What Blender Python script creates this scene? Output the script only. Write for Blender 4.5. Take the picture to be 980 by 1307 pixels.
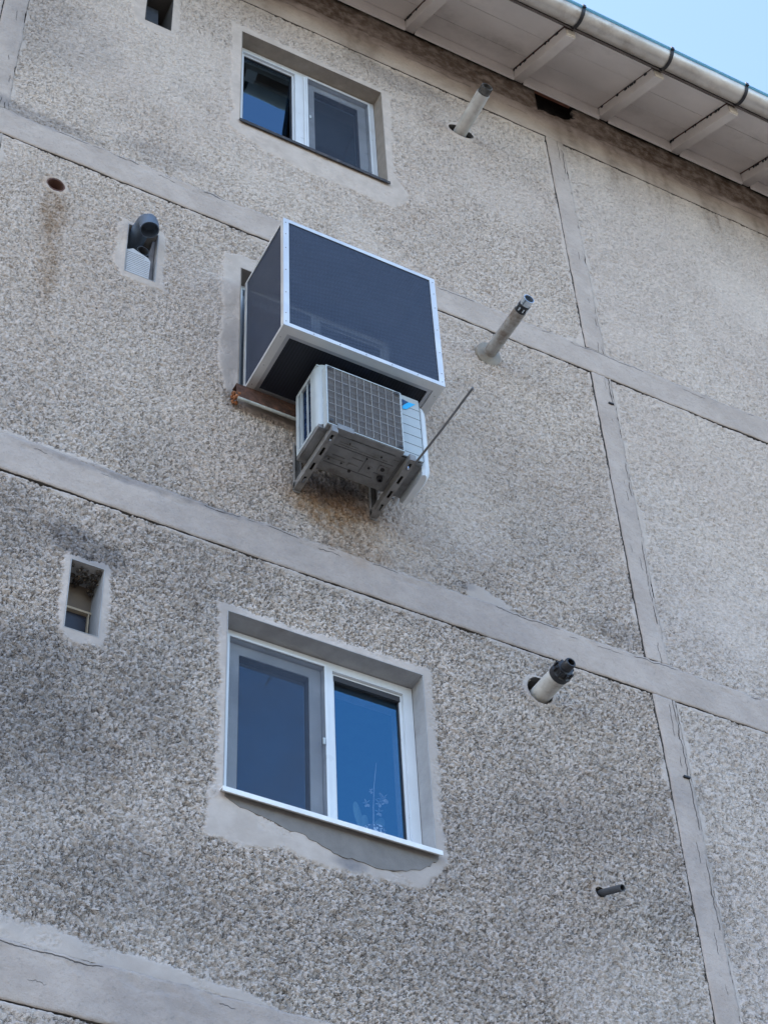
import bpy, bmesh, math, random
import numpy as np
from mathutils import Vector, Matrix
for o in list(bpy.data.objects): bpy.data.objects.remove(o)
scene = bpy.context.scene; col = scene.collection
rad = math.radians

# ------------------------------------------------------------------ camera
PX_F, PX_H = 2479.0, 1307.0
yaw, pitch, roll = rad(-30.23), rad(47.73), rad(-3.445)
f_ = Vector((-math.sin(yaw)*math.cos(pitch), math.cos(yaw)*math.cos(pitch), math.sin(pitch)))
r_ = Vector((math.cos(yaw), math.sin(yaw), 0)); u_ = r_.cross(f_)
R_ = r_*math.cos(roll) + u_*math.sin(roll); U_ = -r_*math.sin(roll) + u_*math.cos(roll)
cam = bpy.data.cameras.new('camera'); co = bpy.data.objects.new('camera', cam); col.objects.link(co)
M = Matrix((R_, U_, -f_)).transposed().to_4x4(); M.translation = Vector((0, -5.8, 1.6)); co.matrix_world = M
cam.sensor_fit = 'VERTICAL'; cam.sensor_height = 36.0; cam.lens = 36.0*PX_F/PX_H
cam.clip_start = 0.05; cam.clip_end = 3000
scene.camera = co

# ------------------------------------------------------------------ world, sun, exposure
SUN_EL, SUN_AZ = rad(36), rad(292)          # azimuth clockwise from +Y: the sun stands behind the building, to the left
w = bpy.data.worlds.new('World'); scene.world = w; w.use_nodes = True
nt = w.node_tree; nt.nodes.clear()
sky = nt.nodes.new('ShaderNodeTexSky'); sky.sky_type = 'NISHITA'; sky.sun_disc = False
sky.sun_elevation = SUN_EL; sky.sun_rotation = SUN_AZ; sky.air_density = 1.0; sky.dust_density = 1.6; sky.ozone_density = 1.3
bg = nt.nodes.new('ShaderNodeBackground'); bg.inputs[1].default_value = 0.15
ow = nt.nodes.new('ShaderNodeOutputWorld'); nt.links.new(sky.outputs[0], bg.inputs[0]); nt.links.new(bg.outputs[0], ow.inputs[0])
sl = bpy.data.lights.new('sun', 'SUN'); sl.energy = 3.6; sl.angle = rad(.5); sl.color = (1, .93, .82)
so = bpy.data.objects.new('sun', sl); col.objects.link(so)
sd = Vector((math.sin(SUN_AZ)*math.cos(SUN_EL), math.cos(SUN_AZ)*math.cos(SUN_EL), math.sin(SUN_EL)))
so.rotation_euler = sd.to_track_quat('Z', 'Y').to_euler()
vs = scene.view_settings; vs.view_transform = 'Standard'; vs.look = 'None'; vs.gamma = 1; vs.exposure = 2.1; vs.use_curve_mapping = False
scene.render.engine = 'CYCLES'
scene.cycles.max_bounces = 8; scene.cycles.diffuse_bounces = 4; scene.cycles.transparent_max_bounces = 12

# ------------------------------------------------------------------ materials
def nodes(name):
    m = bpy.data.materials.new(name); m.use_nodes = True; t = m.node_tree
    return m, t, t.nodes['Principled BSDF'], t.nodes, t.links
class G:
    """small helper for wiring value nodes"""
    def __init__(s, t): s.t = t; s.n = t.nodes; s.l = t.links
    def put(s, sock, v):
        if hasattr(v, 'is_output') or isinstance(v, bpy.types.NodeSocket): s.l.new(v, sock)
        else: sock.default_value = v
    def math(s, op, a, b=0.0, c=None, clamp=False):
        n = s.n.new('ShaderNodeMath'); n.operation = op; n.use_clamp = clamp
        s.put(n.inputs[0], a); s.put(n.inputs[1], b)
        if c is not None: s.put(n.inputs[2], c)
        return n.outputs[0]
    def ramp(s, v, a, b, lo=0.0, hi=1.0):
        n = s.n.new('ShaderNodeMapRange'); n.interpolation_type = 'SMOOTHSTEP'
        s.put(n.inputs[0], v); n.inputs[1].default_value = a; n.inputs[2].default_value = b
        n.inputs[3].default_value = lo; n.inputs[4].default_value = hi
        return n.outputs[0]
    def mix(s, f, a, b, mode='MIX'):
        n = s.n.new('ShaderNodeMix'); n.data_type = 'RGBA'; n.blend_type = mode
        s.put(n.inputs[0], f)
        for i, v in ((6, a), (7, b)):
            if isinstance(v, (tuple, list)): n.inputs[i].default_value = (*v[:3], 1)
            else: s.l.new(v, n.inputs[i])
        return n.outputs[2]
    def obj(s, scale=(1, 1, 1)):
        c = s.n.new('ShaderNodeTexCoord'); m = s.n.new('ShaderNodeMapping'); s.l.new(c.outputs['Object'], m.inputs[0])
        m.inputs['Scale'].default_value = scale
        return m.outputs[0]
    def noise(s, vec, scale, detail=3, rough=.55, dist=0.0):
        n = s.n.new('ShaderNodeTexNoise'); s.l.new(vec, n.inputs['Vector']); n.inputs['Scale'].default_value = scale
        n.inputs['Detail'].default_value = detail; n.inputs['Roughness'].default_value = rough; n.inputs['Distortion'].default_value = dist
        return n.outputs[0]
    def voro(s, vec, scale, feature='F1', out='Distance', rnd=1.0):
        n = s.n.new('ShaderNodeTexVoronoi'); n.feature = feature; s.l.new(vec, n.inputs['Vector']); n.inputs['Scale'].default_value = scale
        n.inputs['Randomness'].default_value = rnd
        return n.outputs[out]
    def attr(s, name):
        n = s.n.new('ShaderNodeAttribute'); n.attribute_name = name
        return n.outputs['Fac']
    def bump(s, h, strength, dist, normal=None):
        n = s.n.new('ShaderNodeBump'); s.put(n.inputs['Strength'], strength); n.inputs['Distance'].default_value = dist
        s.l.new(h, n.inputs['Height'])
        if normal is not None: s.l.new(normal, n.inputs['Normal'])
        return n.outputs[0]
    def sep(s, vec):
        n = s.n.new('ShaderNodeSeparateXYZ'); s.l.new(vec, n.inputs[0]); return n.outputs

def stains(g, c):
    """grime, dark marks, rust and some painted shade: painted by the vertex attributes of the wall meshes, broken up by noise"""
    v = g.obj()
    br = g.noise(v, 14, 5, .65)
    k = g.math('MULTIPLY', g.attr('dark_mark'), g.ramp(br, .25, .7, .6, 1.0))
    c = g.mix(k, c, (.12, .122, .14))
    k = g.math('MULTIPLY', g.attr('brown'), g.ramp(br, .3, .65, .45, 1.0))
    c = g.mix(k, c, (.10, .066, .044))
    k = g.math('MULTIPLY', g.attr('rust'), g.ramp(g.noise(v, 22, 4, .6), .32, .62, .3, 1.0))
    c = g.mix(k, c, (.31, .20, .12))
    return c

def mat_stucco():
    m, t, b, n, l = nodes('pebbledash'); g = G(t); v = g.obj()
    big = g.noise(v, .9, 4, .6); med = g.noise(v, 5.5, 4, .6)
    c = g.mix(g.ramp(big, .35, .65), (.625, .513, .430), (.695, .582, .488))
    c = g.mix(g.ramp(med, .3, .7, 0, .5), c, (.57, .477, .402))
    cell = g.voro(v, 62, 'F1', 'Color'); s = g.sep(cell)
    chip = g.ramp(s[0], 0.0, 1.0, .94, 1.06)
    chipc = n.new('ShaderNodeCombineColor')
    for i in range(3): l.new(chip, chipc.inputs[i])
    rough_c = g.mix(1.0, c, chipc.outputs[0], 'MULTIPLY')
    dk = g.math('GREATER_THAN', s[1], .92); rough_c = g.mix(g.math('MULTIPLY', dk, .12), rough_c, (.22, .195, .175))
    lt = g.math('GREATER_THAN', s[2], .93); rough_c = g.mix(g.math('MULTIPLY', lt, .2), rough_c, (.62, .58, .52))
    # shade in the gaps between the stones, painted dark and sunk by bump
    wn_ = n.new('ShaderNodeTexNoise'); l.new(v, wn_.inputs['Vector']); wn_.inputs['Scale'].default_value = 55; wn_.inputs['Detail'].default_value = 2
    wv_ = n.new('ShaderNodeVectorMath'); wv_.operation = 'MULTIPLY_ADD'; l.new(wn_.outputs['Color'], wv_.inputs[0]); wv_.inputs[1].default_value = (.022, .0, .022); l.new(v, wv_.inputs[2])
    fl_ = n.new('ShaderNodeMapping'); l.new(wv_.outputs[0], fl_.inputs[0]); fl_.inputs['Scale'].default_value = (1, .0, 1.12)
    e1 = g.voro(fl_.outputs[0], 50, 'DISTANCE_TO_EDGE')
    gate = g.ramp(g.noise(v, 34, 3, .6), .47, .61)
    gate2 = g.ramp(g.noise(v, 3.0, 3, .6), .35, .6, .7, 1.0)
    crev = g.math('MULTIPLY', g.math('MULTIPLY', g.ramp(e1, .01, .13, 1, 0), gate), g.math('MULTIPLY', gate2, g.attr('gap_shade')))
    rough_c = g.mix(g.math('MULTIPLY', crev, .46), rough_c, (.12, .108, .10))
    sm = g.attr('smooth')
    sm = g.attr('smooth')
    plast = g.mix(g.ramp(g.noise(v, 7, 6, .65), .3, .7), (.44, .365, .305), (.54, .455, .385))
    c = g.mix(sm, rough_c, plast)
    c = g.mix(g.math('MULTIPLY', g.attr('grey'), .75), c, (.84, .90, 1.0), 'MULTIPLY')
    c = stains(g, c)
    l.new(c, b.inputs['Base Color']); b.inputs['Roughness'].default_value = .93; b.inputs['Specular IOR Level'].default_value = .25
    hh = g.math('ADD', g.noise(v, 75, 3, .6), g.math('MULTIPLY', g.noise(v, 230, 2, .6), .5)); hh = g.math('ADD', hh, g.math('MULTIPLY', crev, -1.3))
    st = g.math('MULTIPLY_ADD', sm, -.85, 1.0)
    nb = g.bump(hh, st, .010)
    l.new(nb, b.inputs['Normal'])
    return m

def mat_band(name, horizontal=True, tone=1.0):
    m, t, b, n, l = nodes(name); g = G(t); v = g.obj()
    a = [x*tone for x in (.41, .34, .29)]; d = [x*tone for x in (.50, .42, .36)]
    c = g.mix(g.ramp(g.noise(v, 4.5, 6, .68), .3, .7), a, d)
    c = g.mix(g.ramp(g.noise(v, 60, 3, .6), .55, .8, 0, .5), c, (.22, .205, .19))
    c = g.mix(g.ramp(g.noise(v, 1.6, 5, .6), .45, .7, 0, .35), c, tuple(x*.8 for x in a))
    c = g.mix(g.math('MULTIPLY', g.attr('grey'), .6), c, (.88, .92, 1.0), 'MULTIPLY')
    c = stains(g, c)
    # hairline cracks running along the band
    ac, al = g.attr('across'), g.attr('along')
    comb = n.new('ShaderNodeCombineXYZ'); l.new(al, comb.inputs[0])
    hs = None
    for i, (pos, amp, wd, off, thr) in enumerate(((.66, .16, .0012, 3.1, .54), (.88, .10, .0020, 17.7, .50), (.30, .2, .0009, 31.3, .64)) if not horizontal else ((.84, .12, .0012, 5.3, .56), (.95, .07, .0018, 13.9, .52), (.45, .3, .0008, 23.3, .66))):
        ad = n.new('ShaderNodeVectorMath'); ad.operation = 'ADD'; l.new(comb.outputs[0], ad.inputs[0]); ad.inputs[1].default_value = (off, off*.7, 0)
        wob = g.noise(ad.outputs[0], 5.5, 7, .72)
        gate = g.ramp(g.noise(ad.outputs[0], 1.9 if horizontal else 2.8, 3, .6), thr-(0 if horizontal else .01), thr+.03)
        W = .245 if horizontal else .14
        line = g.math('MULTIPLY_ADD', wob, amp*2*W, (pos-amp)*W)
        dist = g.math('ABSOLUTE', g.math('SUBTRACT', ac, line))
        k = g.math('MULTIPLY', g.ramp(dist, wd*.6, wd*1.8, 1, 0), gate)
        hs = k if hs is None else g.math('MAXIMUM', hs, k)
    c = g.mix(g.math('MULTIPLY', hs, .8), c, (.07, .065, .06))
    l.new(c, b.inputs['Base Color']); b.inputs['Roughness'].default_value = .92; b.inputs['Specular IOR Level'].default_value = .25
    hh = g.math('ADD', g.math('MULTIPLY', g.noise(v, 32, 6, .66), 1.0), g.math('MULTIPLY', hs, -1.2))
    l.new(g.bump(hh, .95, .010), b.inputs['Normal'])
    return m

def simple(name, c, rough=.6, metal=0.0, var=.12, scale=12, bump=0.0, bscale=60, spec=.5, dirt=None, dthr=(.5, .75)):
    m, t, b, n, l = nodes(name); g = G(t); v = g.obj()
    k = g.ramp(g.noise(v, scale, 5, .62), .28, .72)
    cc = g.mix(k, tuple(x*(1-var) for x in c), tuple(min(1, x*(1+var)) for x in c))
    if dirt: cc = g.mix(g.ramp(g.noise(v, scale*.7, 6, .7), dthr[0], dthr[1]), cc, dirt)
    l.new(cc, b.inputs['Base Color']); b.inputs['Roughness'].default_value = rough; b.inputs['Metallic'].default_value = metal
    b.inputs['Specular IOR Level'].default_value = spec
    if rough < .9:
        rr = g.ramp(g.noise(v, scale*2, 3), .3, .7, max(.03, rough-.08), min(1, rough+.1)); l.new(rr, b.inputs['Roughness'])
    if bump: l.new(g.bump(g.noise(v, bscale, 5, .6), bump, .004), b.inputs['Normal'])
    return m

def mat_glass(name, tint=(.16, .48, .98), body=.45, ior=2.3):
    """coated double glazing: bluish mirror over a dim room"""
    m, t, b, n, l = nodes(name); n.remove(b); g = G(t)
    out = n['Material Output']
    gl = n.new('ShaderNodeBsdfGlossy'); gl.inputs['Roughness'].default_value = .015; gl.inputs['Color'].default_value = (*tint, 1)
    tr = n.new('ShaderNodeBsdfTransparent'); tr.inputs[0].default_value = (body, body*1.03, body*1.06, 1)
    fr = n.new('ShaderNodeFresnel'); fr.inputs[0].default_value = ior
    v = g.obj(); l.new(g.bump(g.noise(v, 2.2, 2, .4), .25, .006), gl.inputs['Normal'])
    ge = n.new('ShaderNodeNewGeometry'); k = g.math('MULTIPLY', fr.outputs[0], g.math('SUBTRACT', 1.0, ge.outputs['Backfacing']))
    mx = n.new('ShaderNodeMixShader'); l.new(k, mx.inputs[0]); l.new(tr.outputs[0], mx.inputs[1]); l.new(gl.outputs[0], mx.inputs[2])
    l.new(mx.outputs[0], out.inputs[0])
    return m

def mat_screen(name, c, cover, weave=0.0):
    m, t, b, n, l = nodes(name); g = G(t); out = n['Material Output']; v = g.obj()
    b.inputs['Base Color'].default_value = (*c, 1); b.inputs['Roughness'].default_value = .5
    tr = n.new('ShaderNodeBsdfTransparent'); mx = n.new('ShaderNodeMixShader')
    k = g.ramp(g.noise(v, 3.2, 4, .6), .3, .7, cover-.04, cover+.04)
    if weave:
        s = g.sep(v)
        wob = g.math('MULTIPLY', g.noise(v, 6, 2, .5), 2.2)
        a = g.math('SINE', g.math('ADD', g.math('MULTIPLY', s[0], 2*math.pi/.0165), wob))
        d = g.math('SINE', g.math('ADD', g.math('MULTIPLY', s[2], 2*math.pi/.012), g.math('MULTIPLY', wob, 2.0)))
        k = g.math('ADD', k, g.math('MULTIPLY', g.math('MULTIPLY', a, d), weave), clamp=True)
        cc = g.mix(g.ramp(g.math('MULTIPLY', a, d), -.9, .9), tuple(x*.72 for x in c), tuple(x*1.35 for x in c)); l.new(cc, b.inputs['Base Color'])
    l.new(k, mx.inputs[0]); l.new(tr.outputs[0], mx.inputs[1]); l.new(b.outputs[0], mx.inputs[2]); l.new(mx.outputs[0], out.inputs[0])
    return m

MT = {}
MT['stucco'] = mat_stucco()
MT['band_h'] = mat_band('band_plaster', True)
MT['band_v'] = mat_band('upright_band_plaster', False)
MT['core'] = simple('joint_mortar', (.11, .10, .09), .95, var=.3)
MT['reveal'] = simple('reveal_plaster', (.31, .31, .315), .92, var=.12, scale=9, bump=.6, bscale=40, dirt=(.24, .22, .2), dthr=(.55, .85))
MT['reveal_warm'] = simple('reveal_plaster_warm', (.27, .235, .20), .92, var=.14, scale=9, bump=.6, bscale=40, dirt=(.2, .17, .14), dthr=(.5, .85))
MT['concrete'] = simple('raw_concrete', (.23, .195, .165), .95, var=.35, scale=5, bump=1, bscale=25, dirt=(.07, .055, .045), dthr=(.42, .7))
MT['cavity'] = simple('broken_cavity', (.05, .045, .042), .95, var=.4, scale=20, bump=1)
MT['pvc'] = simple('white_window_profile', (.62, .65, .68), .35, var=.04, scale=6, dirt=(.55, .55, .54), dthr=(.6, .9))
MT['pvc_dark'] = simple('window_gasket', (.03, .03, .035), .6)
MT['sill_white'] = simple('painted_sill', (.68, .70, .71), .4, var=.08, dirt=(.4, .38, .36), dthr=(.55, .8))
MT['sill_black'] = simple('dark_sill', (.03, .028, .03), .6, var=.4, scale=30, dirt=(.12, .10, .09), dthr=(.5, .7))
MT['glass'] = mat_glass('window_glass', (.22, .62, 1.0), .80, 2.7)
MT['glass_up'] = mat_glass('upper_window_glass', (.36, .62, .90), .7, 2.7)
MT['screen'] = mat_screen('insect_mesh', (.045, .058, .088), .31)
MT['cage_mesh'] = mat_screen('cage_mesh', (.024, .035, .062), .72, .16)
MT['cage_floor'] = mat_screen('cage_floor_mesh', (.010, .012, .020), .93, .04)
MT['alu'] = simple('aluminium_profile', (.68, .675, .66), .42, .6, var=.06, scale=5, dirt=(.5, .5, .5), dthr=(.6, .85))
MT['room'] = simple('room_wall', (.08, .078, .08), .9)
MT['room_dark'] = simple('room_dark', (.05, .047, .045), .9)
MT['ac'] = simple('appliance_enamel', (.37, .415, .435), .38, var=.05, scale=4, dirt=(.42, .42, .40), dthr=(.6, .85))
MT['ac_grille'] = simple('grille_plastic', (.21, .205, .20), .5, var=.1, scale=9)
MT['ac_grille_fine'] = simple('grille_wires', (.17, .16, .155), .55, var=.1)
MT['ac_dark'] = simple('appliance_inside', (.035, .035, .037), .6)
MT['ac_fins'] = simple('coil_fins', (.05, .10, .22), .3, .6, var=.4, scale=25)
MT['ac_base'] = simple('galvanised_base', (.20, .20, .20), .5, .35, var=.2, scale=14, dirt=(.11, .10, .09), dthr=(.5, .75))
MT['steel'] = simple('bracket_steel', (.24, .235, .23), .5, .4, var=.2, scale=18, dirt=(.12, .11, .1), dthr=(.5, .75))
MT['slot'] = simple('slot_dark', (.02, .02, .02), .8)
MT['logo_cyan'] = simple('print_cyan', (.02, .40, .75), .4, var=.03)
MT['logo_navy'] = simple('print_navy', (.015, .05, .13), .4, var=.03)
MT['rust'] = simple('rusty_steel', (.07, .034, .024), .9, var=.5, scale=26, bump=.8, dirt=(.22, .085, .035), dthr=(.52, .72))
MT['pale_edge'] = simple('weathered_paint', (.42, .44, .41), .7, var=.25, scale=22, dirt=(.2, .1, .05), dthr=(.55, .7))
MT['soffit'] = simple('painted_soffit', (.72, .67, .645), .7, var=.06, scale=2.5, bump=.15, bscale=18, dirt=(.40, .36, .34), dthr=(.5, .9))
MT['rafter'] = simple('painted_rafter', (.72, .67, .64), .7, var=.06, scale=5, bump=.2, bscale=18, dirt=(.4, .36, .33), dthr=(.55, .9))
MT['rafter_end'] = simple('bare_wood_end', (.68, .62, .52), .8, var=.1, scale=15)
MT['gutter'] = simple('zinc_gutter', (.56, .53, .49), .42, .45, var=.14, scale=4, dirt=(.30, .25, .21), dthr=(.5, .8))
MT['gutter_lip'] = simple('gutter_film', (.60, .86, .96), .45, .0, var=.03); MT['gutter_lip'].node_tree.nodes['Principled BSDF'].inputs['Transmission Weight'].default_value = .85
MT['strap'] = simple('strap_steel', (.022, .022, .026), .5, .2)
MT['roof'] = simple('roof_sheet', (.30, .12, .09), .6, var=.15)
MT['flue'] = simple('flue_pipe_white', (.50, .49, .465), .55, var=.1, scale=14, dirt=(.28, .25, .22), dthr=(.5, .8))
MT['flue_dirty'] = simple('flue_pipe_grey', (.33, .32, .305), .5, .15, var=.15, scale=14, dirt=(.17, .13, .1), dthr=(.45, .7))
MT['black'] = simple('black_plastic', (.018, .018, .022), .45, var=.2)
MT['chrome'] = simple('bright_steel', (.62, .68, .74), .18, .9, var=.1)
MT['blue_pipe'] = simple('blue_grey_plastic', (.085, .115, .16), .45, var=.15, scale=10, dirt=(.05, .055, .065), dthr=(.5, .8))
MT['dark_pipe'] = simple('dark_grey_pipe', (.05, .055, .065), .5, var=.2)
MT['flange'] = simple('dirty_rosette', (.27, .24, .20), .6, .2, var=.2, scale=20, dirt=(.2, .14, .09), dthr=(.5, .75))
MT['foam'] = simple('white_plastic_board', (.45, .45, .455), .6, var=.05, scale=7, dirt=(.42, .40, .38), dthr=(.55, .8))
MT['board'] = simple('brown_board', (.15, .115, .085), .8, var=.15, scale=8)
MT['board_dark'] = simple('dark_board', (.022, .023, .032), .35, var=.3)
MT['trim'] = simple('cream_trim', (.42, .34, .24), .7)
MT['dark_mark'] = simple('burnt_crust', (.045, .036, .03), .95, var=.7, scale=60, bump=1.5, dirt=(.28, .2, .12), dthr=(.58, .66))
MT['ground'] = simple('yard_concrete', (.10, .092, .082), .95, var=.15, scale=.4)
MT['petal'] = simple('orchid_petal', (.40, .40, .43), .6)
MT['leaf'] = simple('orchid_leaf', (.13, .20, .17), .5)
MT['pot'] = simple('pot_base', (.75, .74, .72), .5)
def mat_pot():
    m, t, b, n, l = nodes('patterned_pot'); g = G(t); v = g.obj()
    s = g.voro(v, 75, 'F1'); k = g.ramp(s, .38, .5); l.new(g.mix(k, (.85, .84, .8), (.05, .04, .035)), b.inputs['Base Color'])
    return m
MT['pot'] = mat_pot()

# ------------------------------------------------------------------ mesh helpers
def link(name, me, mat, parent=None):
    o = bpy.data.objects.new(name, me); col.objects.link(o)
    for m in (mat if isinstance(mat, (list, tuple)) else [mat]): me.materials.append(m)
    if parent: o.parent = parent
    return o
def obj(name, bm, mat, parent=None, smooth=False, bevel=0.0, seg=2):
    if bevel:
        bmesh.ops.bevel(bm, geom=[e for e in bm.edges if len(e.link_faces) == 2 and e.calc_face_angle(0) > .6], offset=bevel, segments=seg, affect='EDGES', profile=.6)
    me = bpy.data.meshes.new(name); bm.to_mesh(me); bm.free()
    if smooth:
        me.polygons.foreach_set('use_smooth', [True]*len(me.polygons))
        try: me.set_sharp_from_angle(angle=rad(40))
        except Exception: pass
    return link(name, me, mat, parent)
def BM(): return bmesh.new()
def bx(bm, x0, x1, y0, y1, z0, z1):
    v = [bm.verts.new(p) for p in ((x0,y0,z0),(x1,y0,z0),(x1,y1,z0),(x0,y1,z0),(x0,y0,z1),(x1,y0,z1),(x1,y1,z1),(x0,y1,z1))]
    for f in ((0,3,2,1),(4,5,6,7),(0,1,5,4),(1,2,6,5),(2,3,7,6),(3,0,4,7)): bm.faces.new([v[i] for i in f])
    return bm
def ring(bm, x0, x1, z0, z1, w, y0, y1, wb=None, wl=None, wr=None, wt=None):
    wl = wl or w; wr = wr or w; wt = wt or w; wb = wb or w
    bx(bm, x0, x0+wl, y0, y1, z0, z1); bx(bm, x1-wr, x1, y0, y1, z0, z1)
    bx(bm, x0+wl, x1-wr, y0, y1, z1-wt, z1); bx(bm, x0+wl, x1-wr, y0, y1, z0, z0+wb)
    return bm
def prism(bm, pts, y0, y1):
    """pts in x,z; extruded along y"""
    a = [bm.verts.new((x, y0, z)) for x, z in pts]; b = [bm.verts.new((x, y1, z)) for x, z in pts]
    bm.faces.new(a); bm.faces.new(list(reversed(b))); n = len(pts)
    for i in range(n): bm.faces.new((a[i], b[i], b[(i+1) % n], a[(i+1) % n]))
    bmesh.ops.recalc_face_normals(bm, faces=bm.faces); return bm
def prism_x(bm, pts, x0, x1):
    """pts in y,z; extruded along x"""
    a = [bm.verts.new((x0, y, z)) for y, z in pts]; b = [bm.verts.new((x1, y, z)) for y, z in pts]
    bm.faces.new(a); bm.faces.new(list(reversed(b))); n = len(pts)
    for i in range(n): bm.faces.new((a[i], b[i], b[(i+1) % n], a[(i+1) % n]))
    bmesh.ops.recalc_face_normals(bm, faces=bm.faces); return bm
def prism_z(bm, pts, z0, z1):
    a = [bm.verts.new((x, y, z0)) for x, y in pts]; b = [bm.verts.new((x, y, z1)) for x, y in pts]
    bm.faces.new(a); bm.faces.new(list(reversed(b))); n = len(pts)
    for i in range(n): bm.faces.new((a[i], b[i], b[(i+1) % n], a[(i+1) % n]))
    bmesh.ops.recalc_face_normals(bm, faces=bm.faces); return bm
def tube(bm, path, r, seg=24, cap0=True, cap1=True, inner=None):
    """swept tube; r may be a list; inner = wall thickness makes it hollow at the end"""
    P = [Vector(p) for p in path]; rs = r if isinstance(r, (list, tuple)) else [r]*len(P)
    rings = []; prev = None
    for i, p in enumerate(P):
        t = (P[min(i+1, len(P)-1)] - P[max(i-1, 0)]).normalized()
        if prev is None:
            a = t.orthogonal().normalized()
        else:
            a = (prev - t*prev.dot(t)).normalized()
        prev = a; b = t.cross(a)
        rings.append([bm.verts.new(p + (a*math.cos(2*math.pi*k/seg) + b*math.sin(2*math.pi*k/seg))*rs[i]) for k in range(seg)])
        last = (p, t, a, b)
    for A, B in zip(rings, rings[1:]):
        for k in range(seg): bm.faces.new((A[k], A[(k+1) % seg], B[(k+1) % seg], B[k]))
    if cap0: bm.faces.new(list(reversed(rings[0])))
    if inner:
        p, t, a, b = last; ri = rs[-1]-inner
        I = [bm.verts.new(p + (a*math.cos(2*math.pi*k/seg) + b*math.sin(2*math.pi*k/seg))*ri) for k in range(seg)]
        J = [bm.verts.new(p - t*.07 + (a*math.cos(2*math.pi*k/seg) + b*math.sin(2*math.pi*k/seg))*ri) for k in range(seg)]
        for k in range(seg):
            bm.faces.new((rings[-1][k], rings[-1][(k+1) % seg], I[(k+1) % seg], I[k]))
            bm.faces.new((I[k], I[(k+1) % seg], J[(k+1) % seg], J[k]))
        bm.faces.new(J)
    elif cap1: bm.faces.new(rings[-1])
    return bm
def thing(name, label, cat, loc=(0, 0, 0), group=None):
    o = bpy.data.objects.new(name, None); col.objects.link(o); o['label'] = label; o['category'] = cat
    o.empty_display_size = .1
    if group: o['group'] = group
    return o
def tag(o, label, cat, group=None):
    o['label'] = label; o['category'] = cat
    if group: o['group'] = group
    return o

# ------------------------------------------------------------------ numpy noise
rng = np.random.default_rng(7)
T = rng.random((8, 256, 256)); JX = rng.random((8, 256, 256)); JZ = rng.random((8, 256, 256))
def vn(x, z, k=0):
    xi = np.floor(x).astype(int); zi = np.floor(z).astype(int); fx = x-xi; fz = z-zi
    fx = fx*fx*(3-2*fx); fz = fz*fz*(3-2*fz); t = T[k]
    a = t[xi & 255, zi & 255]; b = t[(xi+1) & 255, zi & 255]; c = t[xi & 255, (zi+1) & 255]; d = t[(xi+1) & 255, (zi+1) & 255]
    return (a*(1-fx)+b*fx)*(1-fz) + (c*(1-fx)+d*fx)*fz
def fbm(x, z, k=0, o=4):
    s = 0; a = .5; tot = 0
    for i in range(o): s = s + a*vn(x*2**i + 13.7*i, z*2**i + 7.1*i, (k+i) % 8); tot += a; a *= .55
    return s/tot
def worley(x, z, k=0):
    xi = np.floor(x).astype(int); zi = np.floor(z).astype(int)
    f1 = np.full(x.shape, 9.0); f2 = np.full(x.shape, 9.0); idv = np.zeros(x.shape)
    for i in (-1, 0, 1):
        for j in (-1, 0, 1):
            cx = xi+i; cz = zi+j
            px = cx + JX[k][cx & 255, cz & 255]; pz = cz + JZ[k][cx & 255, cz & 255]
            d = np.hypot(px-x, pz-z); m = d < f1
            f2 = np.where(m, f1, np.minimum(f2, d)); idv = np.where(m, T[k][cx & 255, cz & 255], idv); f1 = np.where(m, d, f1)
    return f1, f2, idv
def sst(v, a, b):
    t = np.clip((v-a)/(b-a), 0, 1); return t*t*(3-2*t)
def poly_sd(X, Z, P):
    """signed distance to polygon, negative inside"""
    P = np.array(P, float); d = np.full(X.shape, 1e9); ins = np.zeros(X.shape, bool); n = len(P)
    for i in range(n):
        a = P[i]; b = P[(i+1) % n]; ex, ez = b-a; wx = X-a[0]; wz = Z-a[1]
        t = np.clip((wx*ex+wz*ez)/(ex*ex+ez*ez+1e-12), 0, 1)
        d = np.minimum(d, np.hypot(wx-ex*t, wz-ez*t))
        c = ((a[1] > Z) != (b[1] > Z)) & (X < (b[0]-a[0])*(Z-a[1])/((b[1]-a[1]) if abs(b[1]-a[1]) > 1e-12 else 1e-12)+a[0])
        ins ^= c
    return np.where(ins, -d, d)

# smooth plaster patches in the pebbledash (x, z outlines on the wall, metres)
PATCH = [
    [(2.485,7.935),(3.585,7.965),(3.59,6.86),(3.60,6.80),(3.45,6.63),(3.02,6.60),(2.80,6.62),(2.62,6.585),(2.44,6.60),(2.46,6.85),(2.49,6.89)],   # lower window
    [(2.44,13.40),(3.62,13.38),(3.60,12.30),(3.71,12.17),(3.68,12.05),(3.57,11.92),(3.23,11.93),(2.95,11.92),(2.66,11.97),(2.45,12.09),(2.46,12.30)],  # upper window
    [(2.445,10.70),(2.56,10.75),(3.60,10.72),(3.60,9.5),(3.5,9.38),(2.62,9.40),(2.50,9.44),(2.44,9.70)],      # caged window
    [(1.81,10.60),(1.83,10.66),(2.08,10.67),(2.095,10.22),(2.11,10.14),(1.86,10.12),(1.80,10.22)],
    [(1.728,7.91),(1.755,7.93),(1.94,7.93),(1.965,7.80),(1.965,7.50),(1.95,7.43),(1.80,7.39),(1.735,7.45)],
    [(1.74,13.4),(1.745,12.98),(1.80,12.86),(1.95,12.81),(2.04,12.85),(2.075,13.0),(2.07,13.4)],
    [(3.84,8.67),(3.93,8.67),(4.10,8.61),(4.09,8.55),(3.83,8.55)],        # smear above the middle band
    [(1.05,8.62),(1.5,8.60),(1.9,8.575),(2.0,8.55),(1.05,8.55)],
    [(4.70,11.24),(4.95,11.24),(4.95,11.40),(4.88,11.33)],
    [(1.6,5.96),(2.1,5.93),(2.6,5.90),(2.9,5.84),(1.5,5.84)],
]
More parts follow.
